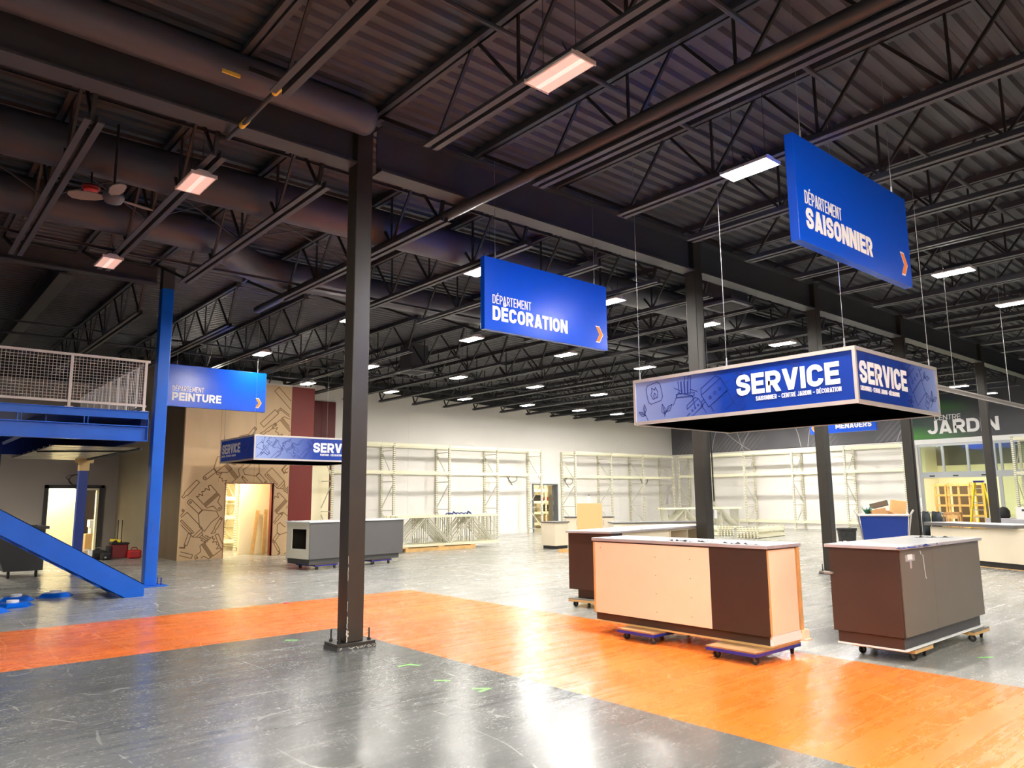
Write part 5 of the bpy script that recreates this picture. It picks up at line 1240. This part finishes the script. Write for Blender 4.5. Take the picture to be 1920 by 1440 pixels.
# blue cart with waste cardboard, and black bin
t = T('tub_cart', 'blue tub cart heaped with cardboard between the third and fourth columns', 'cart')
P('tub', MB().add([(-.3, -.34, .32), (.4, -.34, .32), (.4, .34, .32), (-.3, .34, .32), (-.45, -.42, 1.20), (.5, -.42, 1.20), (.5, .42, 1.20), (-.45, .42, 1.20)], [(0, 3, 2, 1), (0, 1, 5, 4), (1, 2, 6, 5), (2, 3, 7, 6), (3, 0, 4, 7)]), 'blue_deep', t)
P('rim', MB().tube([(-.46, -.43, 1.2), (.51, -.43, 1.2), (.51, .43, 1.2), (-.46, .43, 1.2), (-.46, -.43, 1.2)], .022, 8), 'alu', t)
for sg in (-1, 1): P('push_handle', MB().tube([(-.2, sg*.37, .4), (-.3, sg*.42, .9), (-.36, sg*.47, 1.22), (-.36, sg*.52, 1.30)], .018, 8), 'alu', t)
P('chassis', MB().box(-.3, .4, -.3, .3, .22, .32), 'wheel_grey', t)
for sx in (-.25, .35):
    for sg in (-.3, .3): P('wheel', MB().cyl((sx, sg-.02, .11), (sx, sg+.02, .11), .11, 16), 'rubber', t)
put(t, 15.3, 6.52, 23)
def in_cart(x, y): c, s_ = math.cos(R(23)), math.sin(R(23)); return 15.3+x*c-y*s_, 6.52+x*s_+y*c
for x, y, z, w, d, h, ang, tx, ty, m, lab in ((.02, -.22, 1.04, .07, .30, .44, 30, 6, -8, 'cardboard_light', 'tall tan folded carton standing at the right in the blue cart'), (-.18, .08, 1.14, .30, .26, .16, 10, -10, 8, 'cardboard', 'open brown carton lying in front in the blue cart'),
        (.25, .10, 1.05, .3, .3, .22, 40, 8, 10, 'cardboard', 'brown carton at the back of the blue cart'), (.02, .06, 1.345, .34, .05, .10, 75, 12, 14, 'plywood_dark', 'olive brown folded board on top in the blue cart'), (-.24, -.22, 1.13, .24, .24, .10, 20, 14, -10, 'cardboard', 'flattened tan carton at the front right in the blue cart'), (.02, .25, 1.22, .26, .2, .10, 15, 10, -20, 'paper_white', 'white packing sheet crumpled in the blue cart')):
    o = single('waste_carton', MB().box(-w/2, w/2, -d/2, d/2, 0, h), m, lab, 'carton', bevel=.004); o.location = (*in_cart(x, y), z); o.rotation_euler = (R(tx), R(ty), R(ang+23))
mb = MB()
for k in range(22):
    a = 2*PI*k/22*3; l = .10+.14*((k*7) % 5)/5; c = Vector((*in_cart(-.2, .28), 1.16)); d = Vector((.6*math.cos(a), .6*math.sin(a), 1.0)).normalized(); q = d.cross(Vector((0, 0, 1))).normalized()*.02
    mb.add([c-q*.4, c+d*l*.6-q, c+d*l*1.3, c+d*l*.6+q, c+q*.4], [(0, 1, 2, 3, 4)])
single('green_scraps', mb, 'green_leaf', 'green leafy scraps at the left in the blue cart', 'scraps')
t = T('waste_bin', 'black waste bin left of the blue cart', 'bin')
P('body', MB().lathe([(.17, 0), (.19, .02), (.235, .62), (.235, .66)], (20.0, 9.52, 0), 20), 'bin_grey', t); P('rim', MB().lathe([(.235, .64), (.26, .65), (.26, .71), (.23, .71)], (20.0, 9.52, 0), 20), 'kick_black', t)
P('handle', MB().box(19.75, 19.77, 9.42, 9.6, .52, .58), 'kick_black', t); P('sticker', MB().ribbon([(-.08, .3), (.08, .3)], .1, (19.78, 9.52, 0), (0, -1, 0), (0, 0, 1), .002), 'paper_white', t); at_base(t, (20, 9.52, 0))
# green tape marks on the floor
for k, (x, y, pts, lab) in enumerate(((3.85, 8.40, [(-.06, 0), (.06, 0)], 'short green tape dash on the grey floor left of the nearest column'), (4.13, 6.36, [(-.09, -.03), (0, .04), (.09, .0)], 'green tape tick on the grey floor nearest the column, right side'),
                                      (4.02, 5.65, [(-.06, 0), (.06, -.01)], 'green tape dash in the middle of the right-hand tape marks'), (4.09, 5.16, [(-.08, .03), (.05, .03), (-.02, -.07)], 'green tape corner mark farthest from the column'), (8.5, 2.75, [(-.07, 0), (.07, .02)], 'green tape mark beside the orange stripe under the brown counter'))):
    single('tape_mark', MB().ribbon(pts, .035, (x, y, .0005), (.76, -.65, 0), (.65, .76, 0), .0006), 'tape_green', lab, 'tape')
single('floor_rag', MB().lathe([(.05, 0), (.04, .012), (.01, .02)], (5.1, 11.35, 0), 9), 'red_paint', 'tiny red scrap on the orange stripe left of the nearest column', 'scrap')
